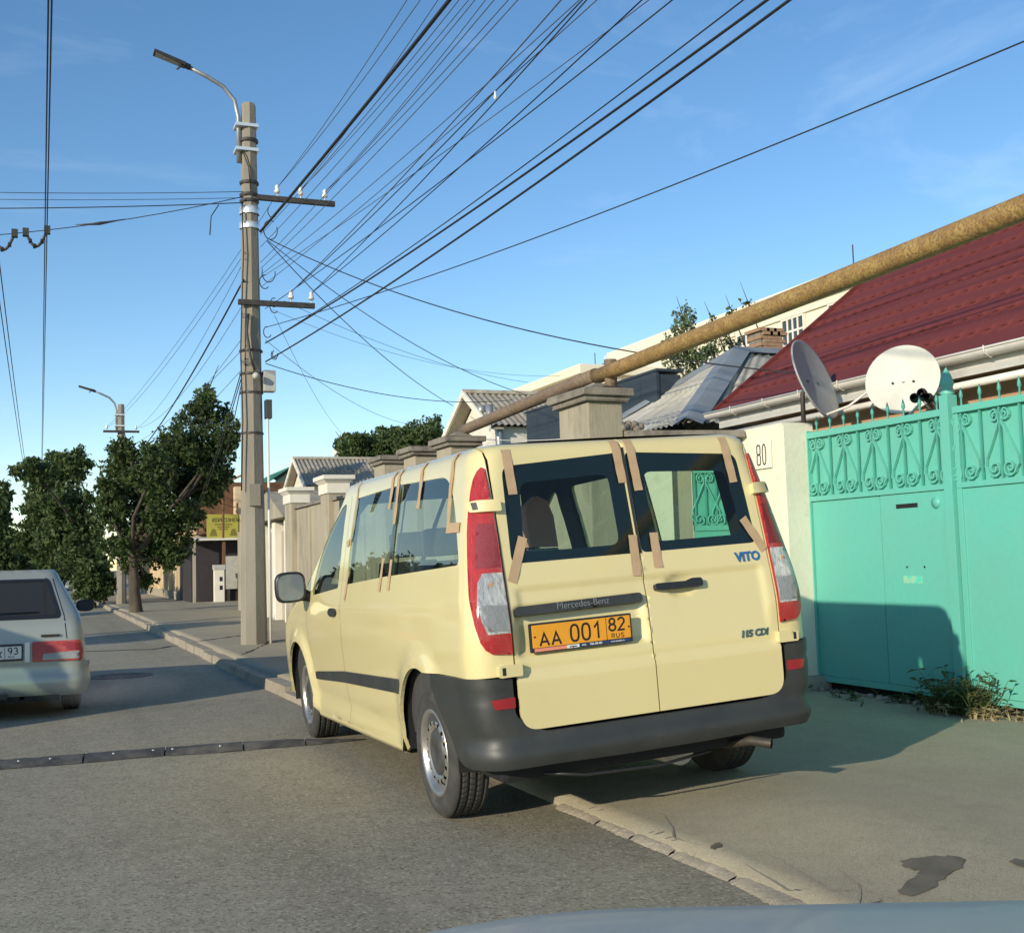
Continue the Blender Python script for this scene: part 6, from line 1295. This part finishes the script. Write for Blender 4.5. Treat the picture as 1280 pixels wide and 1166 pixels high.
tree('garden_tree', (12.5, 43, 0), 3.5, .2, px_blobs(43, [(450, 558, 30, 16), (490, 555, 34, 18), (520, 548, 28, 20), (540, 538, 14, 16), (470, 570, 40, 16), (430, 556, 12, 8)], 1.0, 6), 20000, .08, 'leafB', 'broad green tree showing above the fence beside the white gable', seed=11)
tree('garden_tree', (13.6, 20.8, 0), 4.0, .10, px_blobs(21.5, [(855, 400, 12, 20), (850, 425, 18, 18), (862, 450, 18, 22), (838, 445, 10, 14), (890, 440, 14, 14), (835, 480, 8, 18)], .3, 7), 2300, .042, 'leafC', 'slender grey-green young tree beside the pale block behind the pipe', seed=12)
tree('garden_tree', (15.6, 22.6, 0), 4.6, .08, px_blobs(22.5, [(905, 415, 10, 10), (915, 390, 8, 9), (935, 378, 10, 5), (912, 430, 14, 9), (890, 400, 6, 8)], .3, 8), 420, .042, 'leafD', 'sparse bare-twigged tree against the cream block', seed=13)
pz = ony(4, 660, 70); tree('poplar_tree', (pz[0], 70, 0), 3.0, .15, [(pz[0], 70, z, .55 + .25*math.sin(z), .7, .9) for z in np.arange(1.5, 6.0, .7)], 5000, .16, 'leafA', 'narrow dark poplar across the road far ahead', seed=14)
fr_ = []
for k in range(9):
    u = -40 + 17*k; y = 85 + 6*(k % 3); fr_ = px_blobs(y, [(u, 692 + 6*math.sin(k*2.1), 18, 18), (u + 8, 704, 18, 12), (u - 6, 712, 16, 10)], 1.5, 20 + k)
    tree('roadside_tree', (fr_[0][0], y, 0), 1.0, .12, fr_, 1500, .24, 'leafA' if k % 2 else 'leafB', 'far tree in the green row closing the end of the street', 'trees closing the street', 30 + k)
tree('street_tree', (-8.6, 18.4, .1), 2.0, .14, [(-8.6, 18.4, 3.3, 1.3, 1.1, .8), (-8.0, 19.2, 3.9, .9, .9, .6), (-9.2, 17.8, 3.8, 1., .9, .6)], 5000, .12, 'leafB', 'street tree across the road opposite the lamp pole', seed=50)
for k, (x, y, hh) in enumerate(((-7.6, 33, 2.2), (-7.8, 40, 3.0), (-8, 47, 2.6))): tree('street_tree', (x, y, .1), 1.4, .1, [(x, y, hh, 1.1, 1.2, .9), (x + .4, y + .8, hh + .7, .8, .9, .6)], 2500, .13, 'leafA', 'small street tree across the road', 'small trees across the road', 60 + k)
pd = onz(105, 748, 0); 
tag(MB().tube([(0.9, 78, 0), (.9, 78, 7.2)], .1, 8).build('far_post', 'darkmetal'), 'thin dark post rising far down the street', 'post') if False else None
# ------------------------------------------------------------------ bonnet of the car the photo is taken from
bc = thing('car_bonnet', (.9, 1.2, .5), 'pale grey-blue car bonnet just in front of the viewpoint', 'car bonnet')
hd = R_(24); fx, fy = math.sin(hd), math.cos(hd); rx, ry = fy, -fx
def bpt(s, f, z): return (s*rx + f*fx, s*ry + f*fy, z)
ss = np.linspace(-.30, 1.02, 40); ff = np.linspace(.55, 1.62, 24); G = np.zeros((24, 40, 3))
for i, f in enumerate(ff):
    for j, s in enumerate(ss):
        sc = (s - .42); z = .912 - .16*max(0, f - 1.15)**2 - .30*max(0, abs(sc) - .30)**2 - .5*max(0, f - 1.45)**2 + .05*(1.2 - f)*(f < 1.2)*.0
        z -= 1.2*max(0, abs(sc) - .62)**2
        G[i, j] = bpt(s, f, z)
MB().grid(G).build('bonnet_panel', 'bonnet', bc)
G2 = np.zeros((2, 40, 3)); G2[0] = G[-1]; G2[1] = G[-1] + np.array([fx*.06, fy*.06, -.35]); MB().grid(G2).build('front_panel', 'bonnet', bc)
for j in (0, -1): G3 = np.zeros((24, 2, 3)); G3[:, 0] = G[:, j]; G3[:, 1] = G[:, j] + np.array([rx*(-.05 if j == 0 else .05), ry*(-.05 if j == 0 else .05), -.3]); MB().grid(G3).build('wing', 'bonnet', bc)
MB().tube([bpt(s, .60, .875) for s in np.linspace(-.2, .95, 12)], .012, 6).build('wiper', 'black', bc)

# ------------------------------------------------------------------ the van parked across the road, whose shadow falls over the carriageway ahead
MT['vanwhite'] = mat('white_van_paint', (.72, .72, .70), .35, coat=.8)
v2 = copytree(van); v2.matrix_world = Matrix.Translation((-3.95, 10.25, 0)); tag(v2, 'white panel van standing across the road level with the silver hatchback', 'van'); v2.name = 'parked_van'
def strip_parts(o):
    for c in list(o.children):
        if c.name.split('.')[0] in ('masking_tape', 'number_plate', 'plate_frame', 'plate_light_bar', 'cloth_covered_seat', 'name_badge', 'engine_badge', 'loose_cable', 'sun_block_panel'):
            for g in list(c.children_recursive): bpy.data.objects.remove(g)
            bpy.data.objects.remove(c); continue
        strip_parts(c)
        if c.type == 'MESH' and c.material_slots and c.material_slots[0].material == MT['cream']: c.material_slots[0].link = 'OBJECT'; c.material_slots[0].material = MT['vanwhite']
strip_parts(v2)
